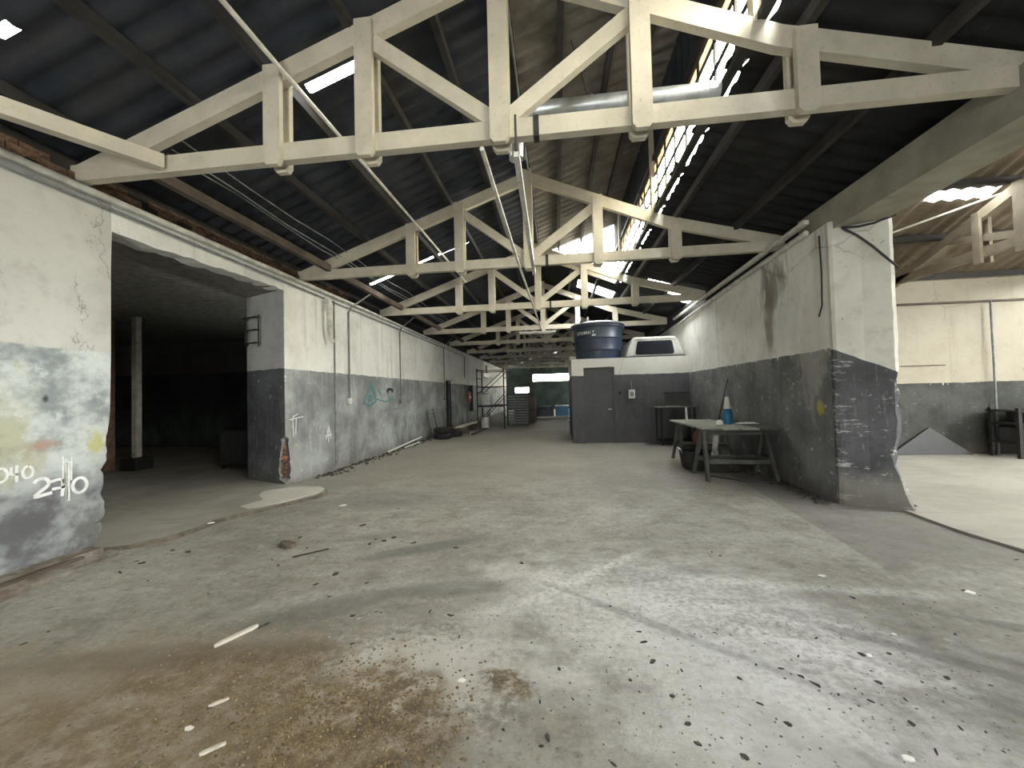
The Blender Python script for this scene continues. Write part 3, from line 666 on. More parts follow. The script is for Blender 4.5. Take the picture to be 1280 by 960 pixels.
pm = [MB().box((-.004, .008, hz[i] + .008), (.004, dy - .008, hz[i + 1] - .008)).mesh('pane', M['glass_amber' if i == 2 else 'glass']) for i in range(3)]
mm = MB().box((-.012, -.017, ZS), (.012, .017, ZG)).mesh('mullion', M['steel_dark'])
for k in range(npan):
    for i in range(3): link('pane', pm[i], w1, loc=(CX, YC + k * dy, 0))
    link('mullion', mm, w1, loc=(CX, YC + k * dy, 0))
for z in hz[1:3]: MB().box((CX - .012, YC, z - .017), (CX + .012, YM, z + .017)).build('glazing_rail', M['steel_dark'], w1)
MB().box((CX - .04, Y0, ZG - .03), (CX + .04, YM, ZG + .04)).build('head_rail', M['timber_dark'], w1)
MB().box((CX - .04, Y0, ZS - .07), (CX + .04, YM, ZS)).build('sill', M['timber_dark'], w1)
# ---- glazed gable end of the raised bay
w2 = thing('window_2', 'bright glazed gable end of the raised roof bay', kind='structure')
for k in range(6):
    a = RX + .15 + k * (CX - RX - .15) / 6; b = a + (CX - RX - .15) / 6
    MB().prism([(a + .008, zr1(a) + .05), (b - .008, zr1(b) + .05), (b - .008, zl_(b) - .04), (a + .008, zl_(a) - .04)], YM - .005, YM + .005, 'y').build('pane', M['glass'], w2)
    MB().box((b - .01, YM - .012, zr1(b)), (b + .01, YM + .012, zl_(b) - .02)).build('mullion', M['steel_dark'], w2)
MB().beam((RX, YM, zr1(RX) - .02), (CX, YM, zr1(CX) - .02), .06, .12).build('sill', M['timber'], w2)
MB().box((RX, YM - .012, 5.62), (CX, YM + .012, 5.64)).build('glazing_rail', M['steel_dark'], w2)

# ================================================================== TRUSSES
TY = [3.50, 7.07, 10.62, 14.25, 17.8, 21.35, 24.9, 28.45, 32.0, 35.5]
tlab = ['nearest cream timber roof truss spanning the top of the picture', 'second cream timber roof truss, its whole triangle in view', 'third cream roof truss, just before the bright gable window',
        'fourth cream roof truss, level with the blue water tank', 'fifth roof truss, first one beyond the store room', 'sixth roof truss, deep in the hall', 'seventh roof truss, over the blue panels',
        'eighth roof truss, near the far end', 'ninth roof truss, last but one before the far wall', 'last roof truss beside the far end wall']
POSTS = [(-2.65, .085), (-1.72, .085), (RX, .085), (.79, .085), (2.11, .085)]
CZ = 3.945; CH = .17
def ztl(x): return 5.49 + .352 * (x - RX)     # axis of left top chord
def ztr(x): return 5.49 - .415 * (x - RX) if x < XB else 5.49 - .415 * (XB - RX) - .262 * (x - XB)
tmesh = []
def tp(name, mb): tmesh.append((name, mb.mesh(name, M['timber'])))
tp('bottom_chord', MB().box((-4.98, -.045, CZ - CH / 2), (4.12, .045, CZ + CH / 2)))
tp('top_chord', MB().beam((-4.85, 0, ztl(-4.85)), (RX, 0, ztl(RX)), .085, .19))
tp('top_chord', MB().beam((RX, 0, ztr(RX)), (XB, 0, ztr(XB)), .085, .19))
tp('top_chord', MB().beam((XB - .03, 0, ztr(XB) + .01), (4.12, 0, ztr(4.12)), .085, .19))
for i, (px, hw) in enumerate(POSTS):
    zt = (ztl(px) if px <= RX else ztr(px)) + (.06 if i != 2 else .12)
    for sgn in (-1, 1):
        a, b = (-.10, -.046) if sgn < 0 else (.046, .10)
        zb = CZ - CH / 2 - .06
        poly = [(px - hw + .03, zb), (px + hw - .03, zb), (px + hw, zb + .04), (px + hw, zt), (px - hw, zt), (px - hw, zb + .04)]
        tp('king_post' if i == 2 else 'post', MB().prism(poly, a, b, 'y'))
tp('diagonal', MB().beam((RX - .06, 0, CZ + .10), (-1.66, 0, ztl(-1.66) - .14), .085, .14))
tp('diagonal', MB().beam((RX + .06, 0, CZ + .10), (.73, 0, ztr(.73) - .14), .085, .14))
strap = MB().box((RX + .30, -.05, CZ - CH / 2 - .012), (RX + .35, .05, CZ + CH / 2 + .012)).mesh('strap', M['steel_dark'])
for i, (y, lb) in enumerate(zip(TY, tlab)):
    t = thing('roof_truss', lb, 'roof truss', (0, y, 0), group='timber trusses of the main hall')
    for nm, me in tmesh: link(nm, me, t)
    if i < 3: link('strap', strap, t)
# studs carrying the clerestory at each truss
for y in TY[:3]:
    MB().box((CX - .07, y - .05, ztr(CX) + .08), (CX - .005, y + .05, zl_(CX) - .05)).build('stud', M['timber'], w1)
    MB().beam((CX - .06, y + .25, ZS + .05), (CX - .06, y + 1.0, ZG - .05), .03, .03).build('brace', M['timber_dark'], w1)

# ---- services under the roof
MB().beam((-4.84, 1.72, 3.93), (-3.86, 3.445, 3.95), .10, .14).build('wind_brace', M['timber'], label='pale diagonal brace from the left wall head to the nearest truss', cat='beam')
MB().beam((-4.3, 3.65, 4.05), (-4.3, 36, 4.05), .09, .12).build('eaves_beam', M['plank_dark'], label='dark eaves beam above the left wall beyond the nearest truss', cat='beam')
for i, (dx, dz) in enumerate(((.10, .10), (.16, .12), (.28, .2))):
    pts = [(-4.2 + dx + .015 * math.sin(k), 3.7 + k * .9, 4.12 + dz + .03 * math.sin(k * 1.7 + i)) for k in range(16)]
    MB().tube(pts, .009, 5).build('roof_cable', M['conduit_grey'], label=('lowest of three thin cables along the left eaves', 'middle one of three thin cables along the left eaves', 'highest of three thin cables along the left eaves')[i], cat='cable', group='eaves cables')
MB().tube([(-2.5, Y0, 4.62), (-2.5, 3.3, 4.66), (-2.45, 7.0, 4.66), (-2.42, 10.5, 4.66)], .022, 8).build('roof_conduit', M['conduit'], label='pale conduit crossing the left slope beside the outer truss posts', cat='conduit')
MB().tube([(-.62, 3.45, 3.78), (-.60, 7.0, 3.78), (-.50, 14.2, 3.80)], .022, 8).build('roof_conduit', M['pipe_white'], label='shiny white pipe slung under the truss centres', cat='pipe')
MB().tube([(-.40, 2.0, 5.60), (-.42, 7.0, 5.58)], .016, 8).build('ridge_conduit', M['conduit_grey'], label='thin grey conduit along the ridge behind the king post', cat='conduit')
ch = thing('hanging_rail', 'pale steel rail tied under the nearest truss running to the second', 'rail')
MB().beam((-.31, 3.45, 3.70), (-.36, 6.95, 3.70), .05, .05).build('channel', M['conduit'], ch)
MB().beam((-.285, 3.45, 3.70), (-.335, 6.95, 3.70), .008, .075).build('flange', M['galv'], ch)
MB().tube([(-.31, 3.46, 3.72), (-.31, 3.46, 4.06), (-.31, 3.58, 4.06), (-.31, 3.58, 3.72)], .012, 6).build('wire_loop', M['cable'], ch)
MB().tube([(-.24, 3.50, 3.66), (-.24, 3.62, 4.05)], .012, 6).build('wire_loop', M['cable'], ch)
# galvanised duct
d = thing('flue_duct', 'round galvanised duct behind the nearest truss, ending in an elbow', 'duct')
DYY, DZ, DR = 4.25, 4.66, .09
MB().tube([(-.22, DYY, DZ), (1.76, DYY, DZ)], DR, 20).build('duct_run', M['galv'], d)
el = [(-.22 - .16 * math.sin(a), DYY, DZ - .16 + .16 * math.cos(a)) for a in [i * math.pi / 12 for i in range(7)]]
MB().tube(el, DR, 20).build('elbow', M['galv'], d)
MB().tube([(-.38, DYY, DZ - .16), (-.38, DYY, DZ - .52)], DR * .9, 20).build('drop', M['galv'], d)
for x in (-.15, .45, 1.05, 1.65): MB().tube([(x - .012, DYY, DZ), (x + .012, DYY, DZ)], DR + .008, 20).build('seam_band', M['galv'], d)
MB().tube([(.42, DYY, DZ + DR), (.25, DYY, 5.4)], .006, 5).build('hanger_wire', M['cable'], d)
# tubular lamps across the rear trusses
for i, (x0, x1, y, z) in enumerate(((-1.3, .0, 14.0, 3.72), (-2.0, .3, 24.8, 3.45))):
    l = thing('batten_lamp', ('unlit pale batten lamp slung under the fourth truss', 'long unlit batten lamp deep in the hall')[i], 'lamp')
    MB().box((x0, y - .05, z), (x1, y + .05, z + .05)).build('batten', M['conduit'], l)
    MB().tube([(x0 + .03, y, z - .025), (x1 - .03, y, z - .025)], .018, 8).build('tube', M['white_plastic'], l)
    for xx in (x0 + .15, x1 - .15): MB().tube([(xx, y, z + .04), (xx, y + .1, 3.9)], .006, 5).build('hanger', M['cable'], l)

# ================================================================== PIPES AND FITTINGS ON THE WALLS
MB().tube([(LW + .05, Y0, 3.80), (LW + .05, 9.3, 3.78), (LW + .05, 20.2, 3.66)], .038, 10).build('wall_pipe', M['pipe_white'], label='fat grubby white pipe along the head of the left wall', cat='pipe')
MB().tube([(LW + .035, 2.0, 3.70), (LW + .035, 20.2, 3.57)], .018, 8).build('wall_pipe', M['conduit_grey'], label='thin grey conduit below the fat white pipe on the left wall', cat='conduit')
dp = thing('drain_elbow', 'short white drain pipe bent down from the head of the left wall', 'pipe')
MB().tube([(LW + .12, 7.72, 3.62), (LW + .12, 7.72, 2.98), (LW + .12, 7.80, 2.80), (LW + .12, 7.86, 2.76)], .05, 12).build('pipe', M['pipe_white'], dp)
MB().tube([(LW + .02, 7.72, 3.60), (LW + .08, 7.72, 3.66), (LW + .12, 7.72, 3.60)], .052, 12).build('bend', M['pipe_white'], dp)
for z in (3.45, 3.1): MB().lathe([(.056, -.015), (.056, .015)], (LW + .12, 7.72, z), 14).build('collar', M['pipe_white'], dp)
MB().tube([(LW + .02, 8.07, 3.7), (LW + .02, 8.07, .95)], .014, 6).build('drop_conduit', M['conduit_grey'], label='rusty thin conduit down the left wall beside the drain elbow', cat='conduit')
def drop(y, lean, label, zbox):
    t = thing('drop_conduit', label, 'conduit', (LW, y, 0), group='conduit drops on the left wall')
    MB().tube([(.35, .75, 4.25), (.05, .12, 3.72), (.03, 0, 3.55), (.03, 0, zbox)], .018, 8).build('conduit', M['conduit_grey'], t)
    MB().box((0, -.06, zbox - .14), (.06, .06, zbox)).build('outlet_box', M['white_plastic'] if lean else M['conduit_grey'], t, bevel=.006)
drop(8.66, 1, 'grey conduit ending in a white outlet box, nearest of the left wall drops', 1.55)
drop(11.66, 0, 'grey conduit drop beside the teal spray drawing', 1.48)
drop(16.40, 0, 'grey conduit drop just before the dark doorway', 1.5)
MB().tube([(LW + .02, 20.2, 3.57), (LW + .02, 20.2, 2.5)], .018, 6).build('drop_conduit', M['cable'], label='black conduit end turning down the left wall near the scaffold', cat='conduit')
MB().box((LW - .0, 8.06, .05), (LW + .025, 8.16, 1.0)).build('wall_seam', M['conduit_grey'], bpy.data.objects['wall_left_far'])
# spray paint on the left wall, ribbons lying on the plaster
def strokes(name, mat, lines, parent, w=.014, x=LW + .004):
    m_ = MB()
    for ln in lines:
        for a, b in zip(ln[:-1], ln[1:]):
            m_.beam((x, a[0], a[1]), (x, b[0], b[1]), .006, w, up=(0, (b[1] - a[1]), -(b[0] - a[0])) if False else ((0, -(b[1] - a[1]), (b[0] - a[0]))))
    return m_.build(name, mat, parent)
def arc(cy, cz, ry, rz, a0, a1, n=14): return [(cy + ry * math.cos(R_(a0 + (a1 - a0) * i / n)), cz + rz * math.sin(R_(a0 + (a1 - a0) * i / n))) for i in range(n + 1)]
W_ = M['paint_white']
strokes('spray_digit', W_, [arc(3.17, .815, .055, .05, 160, -40) + [(3.12, .71), (3.135, .70), (3.25, .715)]], wl, .03)
strokes('spray_digit', W_, [[(3.24, .82), (3.30, .83), (3.33, .825), (3.335, .74), (3.325, .66)], [(3.25, .745), (3.36, .75)], [(3.375, .98), (3.375, .60)]], wl, .026)
strokes('spray_digit', W_, [arc(3.47, .735, .06, .075, 90, 450, 18)], wl, .028)
strokes('spray_digit', W_, [arc(2.90, .95, .04, .06, 120, -120, 12)], wl, .022)
strokes('spray_digit', W_, [[(2.965, 1.01), (2.96, .94), (3.01, .94)], [(3.00, 1.02), (3.0, .87)]], wl, .02)
strokes('spray_digit', W_, [arc(3.075, .945, .035, .055, 90, 430, 14)], wl, .02)
strokes('spray_drip', W_, [[(3.33, 1.05), (3.335, .78)], [(3.40, 1.03), (3.40, .80)], [(3.36, 1.02), (3.365, .62)], [(3.33, .99), (3.40, .985)]], wl, .012)
wf = bpy.data.objects['wall_left_far']
T_ = M['paint_teal']
strokes('spray_drawing', T_, [[(9.35, 1.42), (9.75, 1.85), (10.05, 1.46), (9.7, 1.33), (9.35, 1.42)], [(9.72, 1.95), (9.95, 1.75), (10.05, 1.46)], arc(9.72, 1.53, .13, .07, 0, 360, 12)], wf, .055)
strokes('spray_drawing', M['paint_teal'], [arc(9.72, 1.53, .03, .02, 0, 360, 8)], wf, .05)
strokes('spray_drawing', T_, [[(10.1, 1.5), (10.6, 1.42), (11.2, 1.5)], [(10.75, 1.65), (10.95, 1.45)], [(10.2, 1.75), (10.35, 1.6)]], wf, .035)
strokes('spray_blot', M['paint_black'], [[(10.72, 1.72), (10.85, 1.78), (11.1, 1.76), (11.15, 1.7)], [(10.78, 1.66), (10.80, 1.76)], [(11.12, 1.68), (11.1, 1.76)]], wf, .07)
strokes('scratch', M['conduit_grey'], [[(10.3, 1.15), (11.0, 1.17), (11.6, 1.2)]], wf, .025)
strokes('spray_drawing', W_, [[(7.75, .70), (7.83, .98), (7.92, .70)], [(7.70, .76), (7.95, .78)], [(7.83, .95), (7.83, .62)]], wf, .022)
wjm = bpy.data.objects['wall_left_pier']
strokes('scrape', W_, [[(6.72, .86), (6.70, 1.22), (6.85, 1.28)], [(6.78, .9), (6.80, 1.2)], [(6.62, 1.18), (7.0, 1.22)]], wjm, .014)
# iron ladder rungs fixed in the jamb
lr = thing('ladder_rungs', 'dark iron ladder rungs fixed to the side of the wide opening', 'ladder')
for z in (3.1, 2.86, 2.62): MB().tube([(-5.9, 6.92, z), (-5.88, 6.76, z), (-5.5, 6.62, z), (-5.5, 6.76, z)], .014, 6).build('rung', M['steel_dark'], lr)
for x, y in ((-5.9, 6.84), (-5.5, 6.68)): MB().tube([(x, y, 2.55), (x, y, 3.15)], .012, 6).build('rail', M['steel_dark'], lr)
# right wall head pipe and cables on the pier
MB().tube([(RW(6.0) - .05, 6.0, 3.74), (RW(9) - .05, 9, 3.71), (RW(13.2) - .05, 13.2, 3.62)], .04, 10).build('wall_pipe', M['pipe_white'], label='fat white pipe along the head of the right wall', cat='pipe')
MB().beam((RW(6.0) - .1, 5.9, 3.86), (RW(13.2) - .1, 13.2, 3.84), .07, .06).build('wall_batten', M['conduit'], label='pale batten above the right wall pipe', cat='batten')
MB().tube([(3.72, 5.50, 3.60), (3.85, 5.43, 3.46), (3.98, 5.36, 3.28), (4.1, 5.31, 3.10), (4.21, 5.3, 2.98)], .014, 6).build('wall_cable', M['cable'], label='black cable slanting down the face of the right pier', cat='cable')
MB().tube([(3.72, 5.50, 3.60), (3.86, 5.43, 3.575), (4.0, 5.36, 3.58), (4.2, 5.30, 3.64)], .014, 6).build('wall_cable', M['cable'], label='black cable sagging across the top of the right pier', cat='cable')
MB().tube([(3.60, 5.75, 3.6), (3.605, 5.74, 3.1), (3.60, 5.75, 2.65), (3.585, 5.8, 2.5)], .010, 6).build('wall_cable', M['cable'], label='thin black wire hanging down the right wall corner', cat='cable')
MB().tube([(9.2, 9.42, 3.28), (9.2, 9.42, 1.6), (9.2, 9.42, .03)], .02, 6).build('hall_pipe', M['conduit_grey'], label='vertical pipe on the back wall of the right-hand hall', cat='pipe')

# ================================================================== STORE ROOM WITH TANK
PX0, PY0, PY1, PZ = .44, 12.1, 15.4, 2.5
m = MB().box((PX0, PY0, 0), (.80, PY0 + .15, PZ)).box((1.72, PY0, 0), (RW(12) + .02, PY0 + .15, PZ)).box((.80, PY0, 2.29), (1.72, PY0 + .15, PZ)).box((PX0, PY0 + .15, 0), (PX0 + .15, PY1, PZ)).box((PX0, PY1 - .15, 0), (4.1, PY1, PZ)).box((PX0, PY0, PZ), (RW(12.3), PY1, PZ + .06))
struct('wall_partition', m, M['partition'], 'low store room block against the right wall, dark grey with a white top band')
d2 = struct('door_2', MB().box((.82, PY0 + .04, .01), (1.70, PY0 + .09, 2.27)), M['door_grey'], 'dark grey door of the store room block')
MB().box((.80, PY0 + .0, 0), (.835, PY0 + .03, 2.29)).build('door_frame', M['door_grey'], d2); MB().box((1.685, PY0 + .0, 0), (1.72, PY0 + .03, 2.29)).build('door_frame', M['door_grey'], d2)
MB().tube([(1.6, PY0 + .04, 1.02), (1.6, PY0 - .02, 1.02), (1.5, PY0 - .02, 1.02)], .011, 8).build('handle', M['galv'], d2)
t = thing('wall_dispenser', 'small white box on the dark store room front', 'box', (2.2, PY0, 1.47))
MB().box((-.05, -.09, -.08), (.05, -.078, .06)).build('cover_plate', M['conduit_grey'], MB().box((-.09, -.08, -.14), (.09, 0, .12)).build('body', M['white_plastic'], t, bevel=.01))
pass
MB().tube([(0, -.03, .12), (0, -.02, .4)], .01, 6).build('conduit', M['conduit_grey'], t)
MB().lathe([(.045, 0), (.04, .03), (.0, .035)], (0, 0, 0), 12).build('round_switch', M['rubber'], loc=(1.86, PY0, 1.5), label='small black round switch on the dark store room front', cat='switch').rotation_euler = (R_(90), 0, 0)
# water tank
t = thing('water_tank', 'dark blue round plastic water tank on top of the store room', 'water tank', (1.36, 13.1, PZ + .06))
prof = [(.70, 0), (.715, .03), (.73, .28), (.75, .30), (.75, .34), (.74, .36), (.765, .66), (.785, .68), (.785, .72), (.775, .74), (.80, 1.02), (.845, 1.04), (.845, 1.10), (.82, 1.12)]
body_ = MB().lathe(prof, n=48).build('body', M['tank'], t)
lid_ = MB().lathe([(.86, 1.09), (.87, 1.11), (.865, 1.16), (.82, 1.19), (.55, 1.22), (.0, 1.235)], n=48, cap1=False).build('lid', M['tank'], t)
MB().lathe([(.875, 1.135), (.88, 1.145), (.875, 1.155)], n=48, cap0=False, cap1=False).build('lid_rim', M['white_plastic'], lid_)
MB().tube([(-.75, -.1, .13), (-.92, -.15, .13), (-.92, -.15, .02)], .03, 10).build('outlet', M['white_plastic'], t)
MB().tube([(-.35, -.55, 1.2), (-.35, -.55, 1.36)], .035, 10).build('vent', M['white_plastic'], t)
def lettering(txt, size, cz, a0, r, parent, step):
    for i, chh in enumerate(txt):
        cu = bpy.data.curves.new('letter', 'FONT'); cu.body = chh; cu.size = size; cu.extrude = .004; cu.align_x = 'CENTER'
        o = bpy.data.objects.new('letter', cu); C.objects.link(o)
        me = bpy.data.meshes.new_from_object(o.evaluated_get(bpy.context.evaluated_depsgraph_get())); bpy.data.objects.remove(o)
        me.materials.clear(); me.materials.append(M['lettering'])
        a = a0 + i * step; ob = link('letter', me, parent, loc=(r * math.cos(a), r * math.sin(a), cz)); ob.rotation_euler = (R_(90), 0, a + math.pi / 2)
lettering('ETERNIT', .135, .80, R_(-90) - .98, .795, body_, .118)
for k in range(3): MB().box((-.016, -.004, 0), (.016, .004, .045)).build('small_mark', M['lettering'], body_, loc=(.79 * math.cos(R_(-90) - .30 + k * .05), .79 * math.sin(R_(-90) - .30 + k * .05), .735))
# vehicle canopy on the store room roof
t = thing('vehicle_canopy', 'chalky white vehicle canopy with a black window on the store room roof', 'canopy', (2.98, 12.35, PZ + .06))
def ring(y, zb, sc): return [(-.86 * sc, y, zb), (.86 * sc, y, zb), (.80 * sc, y, zb + .22), (.68 * sc, y, zb + .52), (.58 * sc, y, zb + .60), (-.58 * sc, y, zb + .60), (-.68 * sc, y, zb + .52), (-.80 * sc, y, zb + .22)]
MB().loft([ring(.03, .04, 1), ring(0.0, .06, .985), ring(0.0, .08, .97)][:1] + [ring(.5, .04, 1.0), ring(1.5, .04, 1.0), ring(1.62, .06, .95)]).build('shell', M['shell'], t, bevel=.04)
rr = []
for cx, cz, a0 in ((.50, .16, -90), (.45, .44, 0), (-.45, .44, 90), (-.50, .16, 180)):
    rr += [(cx + .07 * math.cos(R_(a0 + q * 22.5)), cz + .07 * math.sin(R_(a0 + q * 22.5))) for q in range(5)]
wn = MB().prism(rr, .0, .035, 'y').build('window', M['dark_glass'], t)
ro = [(x * 1.06, .3 + (z - .3) * 1.12) for x, z in rr]
MB().prism(ro, .018, .045, 'y').build('window_gasket', M['shell'], wn)
MB().box((-.88, -.02, 0), (.88, 1.6, .05)).build('base_rail', M['rubber'], t)
MB().box((-.55, -.005, .575), (.6, .03, .62)).build('gutter', M['white_plastic'], t)

# ================================================================== RACK AND WORKBENCH BY THE RIGHT WALL
t = thing('metal_rack', 'dark metal table rack with back board against the store room', 'rack', (3.3, 11.7, 0))
for x in (-.42, .45):
    for y in (-.3, .3): MB().box((x - .02, y - .02, 0), (x + .02, y + .02, 1.04)).build('leg', M['steel_dark'], t)
MB().box((-.52, -.36, 1.04), (.52, .36, 1.07)).build('shelf_top', M['bench_wood'], t)
MB().box((-.44, -.32, .10), (.47, .32, .13)).build('lower_shelf', M['steel_dark'], t)
MB().box((-.15, .28, 1.07), (.52, .31, 1.47)).build('back_board', M['door_grey'], t)
MB().box((-.18, .20, 1.45), (.52, .34, 1.48)).build('back_shelf', M['steel_dark'], t)
MB().box((-.42, .28, .13), (.45, .30, 1.04)).build('back_panel', M['door_grey'], t)
MB().beam((-.25, -.1, 1.085), (.15, -.05, 1.085), .05, .025).build('offcut', M['benchtop'], label='thin offcut lying on the dark metal rack', cat='offcut', loc=(3.3, 11.7, 0))
t = thing('workbench', 'grey trestle workbench with a worn board top by the right wall', 'workbench')
def trestle(yc, x0, x1):
    MB().beam((x0 - .05, yc, .79), (x1 + .03, yc, .79), .08, .1).build('trestle_beam', M['bench_wood'], t)
    for x in (x0, x1):
        for sg in (-1, 1):
            dx = .06 if x == x0 else -.02
            MB().beam((x, yc + sg * .05, .80), (x - dx, yc + sg * .36, 0), .075, .05, up=(1, 0, 0)).build('leg', M['bench_wood'], t)
        MB().beam((x - .03, yc - .24, .34), (x - .03, yc + .24, .34), .03, .06).build('stretcher', M['bench_wood'], t)
    for sg in (-1, 1): MB().beam((x0 - .02, yc + sg * .24, .31), (x1, yc + sg * .24, .31), .03, .07).build('rail', M['bench_wood'], t)
trestle(7.28, 2.52, 3.52); trestle(8.95, 2.62, 3.56)
for i, (x0, x1, y0, y1, z) in enumerate(((2.50, 2.78, 7.25, 9.25, .845), (2.79, 3.05, 7.05, 9.3, .845), (3.06, 3.34, 7.0, 9.2, .845), (3.35, 3.66, 6.92, 9.25, .845))):
    MB().box((x0, y0, z), (x1, y1, z + .03)).build('top_board', M['benchtop'] if i < 3 else M['bench_wood'], t)
MB().box((2.55, 7.0, .80), (3.62, 7.05, .845)).build('top_batten', M['steel_dark'], t)
ZT = .876
t = thing('spray_bottle', 'blue plastic bottle with a white upper cone on the workbench', 'bottle', (3.22, 7.95, ZT))
MB().lathe([(.085, 0), (.095, .02), (.098, .16), (.09, .22), (.065, .28), (.05, .30)], n=24).build('body', M['blue'], t)
MB().lathe([(.06, .28), (.055, .32), (.035, .50), (.03, .52)], n=20).build('cone', M['white_plastic'], t)
MB().lathe([(.0, 0), (.06, 0), (.065, .03), (.05, .07), (.02, .085), (.0, .086)], n=16, cap0=False, cap1=False).build('white_roll', M['paper'], loc=(3.02, 7.82, ZT), label='small white lump beside the blue bottle on the workbench', cat='roll')
m = MB(); g = 7
vs = [(i / g * .34 - .17, j / g * .2 - .1, .012 + .025 * abs(math.sin(i * 1.3 + j * .9)) * (1 if 0 < i < g and 0 < j < g else .2)) for i in range(g + 1) for j in range(g + 1)]
m.add(vs, [(i * (g + 1) + j, (i + 1) * (g + 1) + j, (i + 1) * (g + 1) + j + 1, i * (g + 1) + j + 1) for i in range(g) for j in range(g)], True)
o = m.build('crumpled_cloth', M['paper'], loc=(3.52, 7.85, ZT), label='crumpled white cloth right of the blue bottle on the workbench', cat='cloth'); sm = o.modifiers.new('thick', 'SOLIDIFY'); sm.thickness = .008
MB().tube([(2.66, 8.55, ZT), (2.65, 8.55, ZT + .30)], [.028, .02], 10).build('white_tube', M['white_plastic'], label='thin white tube standing on the far left of the workbench', cat='tube')
MB().tube([(3.42, 8.9, ZT), (3.66, 8.95, 1.75)], .014, 8).build('iron_bar', M['steel_dark'], label='thin black bar leaning from the workbench to the right wall', cat='bar')
t = thing('black_tub', 'round black rubber tub on the floor under the workbench', 'tub', (2.63, 8.05, 0))
MB().lathe([(.19, 0), (.24, .05), (.275, .25), (.285, .33), (.30, .345), (.30, .36), (.27, .36), (.25, .2), (.0, .06)], n=28, cap1=False).build('bowl', M['rubber'], t)
MB().tube([(-.29, 0, .33), (-.33, -.05, .42), (-.30, -.12, .40), (-.27, -.1, .33)], .01, 6).build('handle', M['galv'], t)
m = MB(); m.loft([[(-.1, -.08, 0), (.1, -.08, 0), (.11, .08, 0), (-.09, .08, 0)], [(-.13, -.1, .12), (.11, -.09, .1), (.12, .09, .14), (-.1, .1, .1)], [(-.08, -.06, .3), (.09, -.05, .27), (.06, .06, .32), (-.06, .07, .26)]])
m.build('red_rag', M['red_cloth'], loc=(2.98, 8.85, .388), label='faded red bundle resting on the far trestle rails', cat='bundle', bevel=.03).rotation_euler = (0, 0, .3)
MB().box((2.66, 8.73, .3715), (3.5, 9.17, .386)).build('loose_board', M['bench_wood'], label='loose board laid on the far trestle rails', cat='board')
MB().tube([(3.25, 8.6, .02), (3.22, 8.62, .3), (3.26, 8.66, .55), (3.3, 8.7, .76)], .055, 12).build('pvc_pipe', M['pipe_white'], label='pale plastic pipe propped under the workbench', cat='pipe')
MB().tube([(3.5, 7.9, .01), (3.2, 7.6, .012), (2.75, 7.7, .012), (2.62, 7.35, .012), (3.0, 6.95, .012), (3.5, 6.88, .012), (3.66, 6.8, .012)], .010, 6).build('floor_cable', M['cable'], label='dark cable looping over the floor under the workbench', cat='cable')

# ================================================================== FAR END OF THE HALL
def scaffold():
    t = thing('scaffold_tower', 'black tubular scaffold tower near the end of the left wall', 'scaffold', (-3.05, 18.3, 0))
    for x in (-.62, .62):
        for y in (-.6, .6): MB().tube([(x, y, 0), (x, y, 2.75)], .03, 8).build('standard', M['steel_dark'], t)
        for z in (.45, 1.05, 1.65, 2.3, 2.7): MB().tube([(x, -.6, z), (x, .6, z)], .022, 6).build('frame_rung', M['steel_dark'], t)
    for y in (-.6, .6):
        for z in (1.0, 1.9, 2.65): MB().tube([(-.62, y, z), (.62, y, z)], .022, 6).build('ledger', M['steel_dark'], t)
        MB().tube([(-.62, y, .25), (.62, y, 1.55)], .018, 6).build('brace', M['steel_dark'], t); MB().tube([(-.62, y, 1.55), (.62, y, 2.65)], .018, 6).build('brace', M['steel_dark'], t)
    for x in (-.45, -.15, .15, .45): MB().box((x - .13, -.65, 1.02), (x + .13, .65, 1.06)).build('deck_board', M['bench_wood'], t)
scaffold()
for i, (x, y, z, lb) in enumerate(((-3.4, 18.1, 0, 'dirty white drum on the floor under the scaffold'), (-3.38, 18.15, 1.06, 'dirty white drum up on the scaffold deck'))):
    t = thing('white_drum', lb, 'drum', (x, y, z))
    MB().lathe([(.17, 0), (.19, .02), (.19, .2), (.2, .22), (.19, .24), (.19, .48), (.17, .5)], n=20).build('body', M['white_plastic'], t)
    MB().lathe([(.175, .5), (.175, .53), (.15, .54)], n=20).build('lid', M['conduit_grey'], t)
t = thing('slat_stack', 'stack of grey slatted frames leaning by the scaffold', 'frames', (-2.0, 19.3, 0))
for k in range(11): MB().beam((-.5, .02 * k, .12 + k * .13), (.55, .02 * k, .12 + k * .13), .03, .07).build('slat', M['conduit_grey'], t)
for x in (-.5, .55): MB().beam((x, .05, 0), (x, .28, 1.62), .05, .05, up=(0, 1, 0)).build('upright', M['steel_dark'], t)
m = MB(); m.loft([[(-.5, -.4, 0), (.6, -.4, 0), (.6, .5, 0), (-.5, .5, 0)], [(-.55, -.42, .8), (.62, -.4, .7), (.6, .5, .8), (-.5, .5, .9)], [(-.45, -.3, 1.35), (.6, -.3, 1.62), (.55, .4, 1.6), (-.4, .4, 1.4)]])
m.build('covered_heap', M['plank_dark'], loc=(-1.75, 20.6, 0), label='dark covered heap behind the slatted frames', cat='heap', bevel=.12)
t = thing('hose_reel', 'round red hose reel fixed on the left wall beyond the doorway', 'hose reel', (LW, 20.9, 1.42))
o = MB().lathe([(.0, .05), (.12, .05), (.30, .04), (.34, .08), (.30, .12), (.12, .1), (.0, .11)], n=24, cap0=False, cap1=False).build('reel', M['red'], t); o.rotation_euler = (0, R_(90), 0)
o = MB().lathe([(.06, .1), (.06, .16), (.0, .165)], n=14, cap1=False).build('hub', M['white_plastic'], t); o.rotation_euler = (0, R_(90), 0)
MB().box((0, .35, -.75), (.2, .42, .65)).build('back_board', M['steel_dark'], t)
t = thing('wall_unit', 'white boxed unit high on the far left wall above the scaffold', 'unit', (LW, 26.0, 3.2))
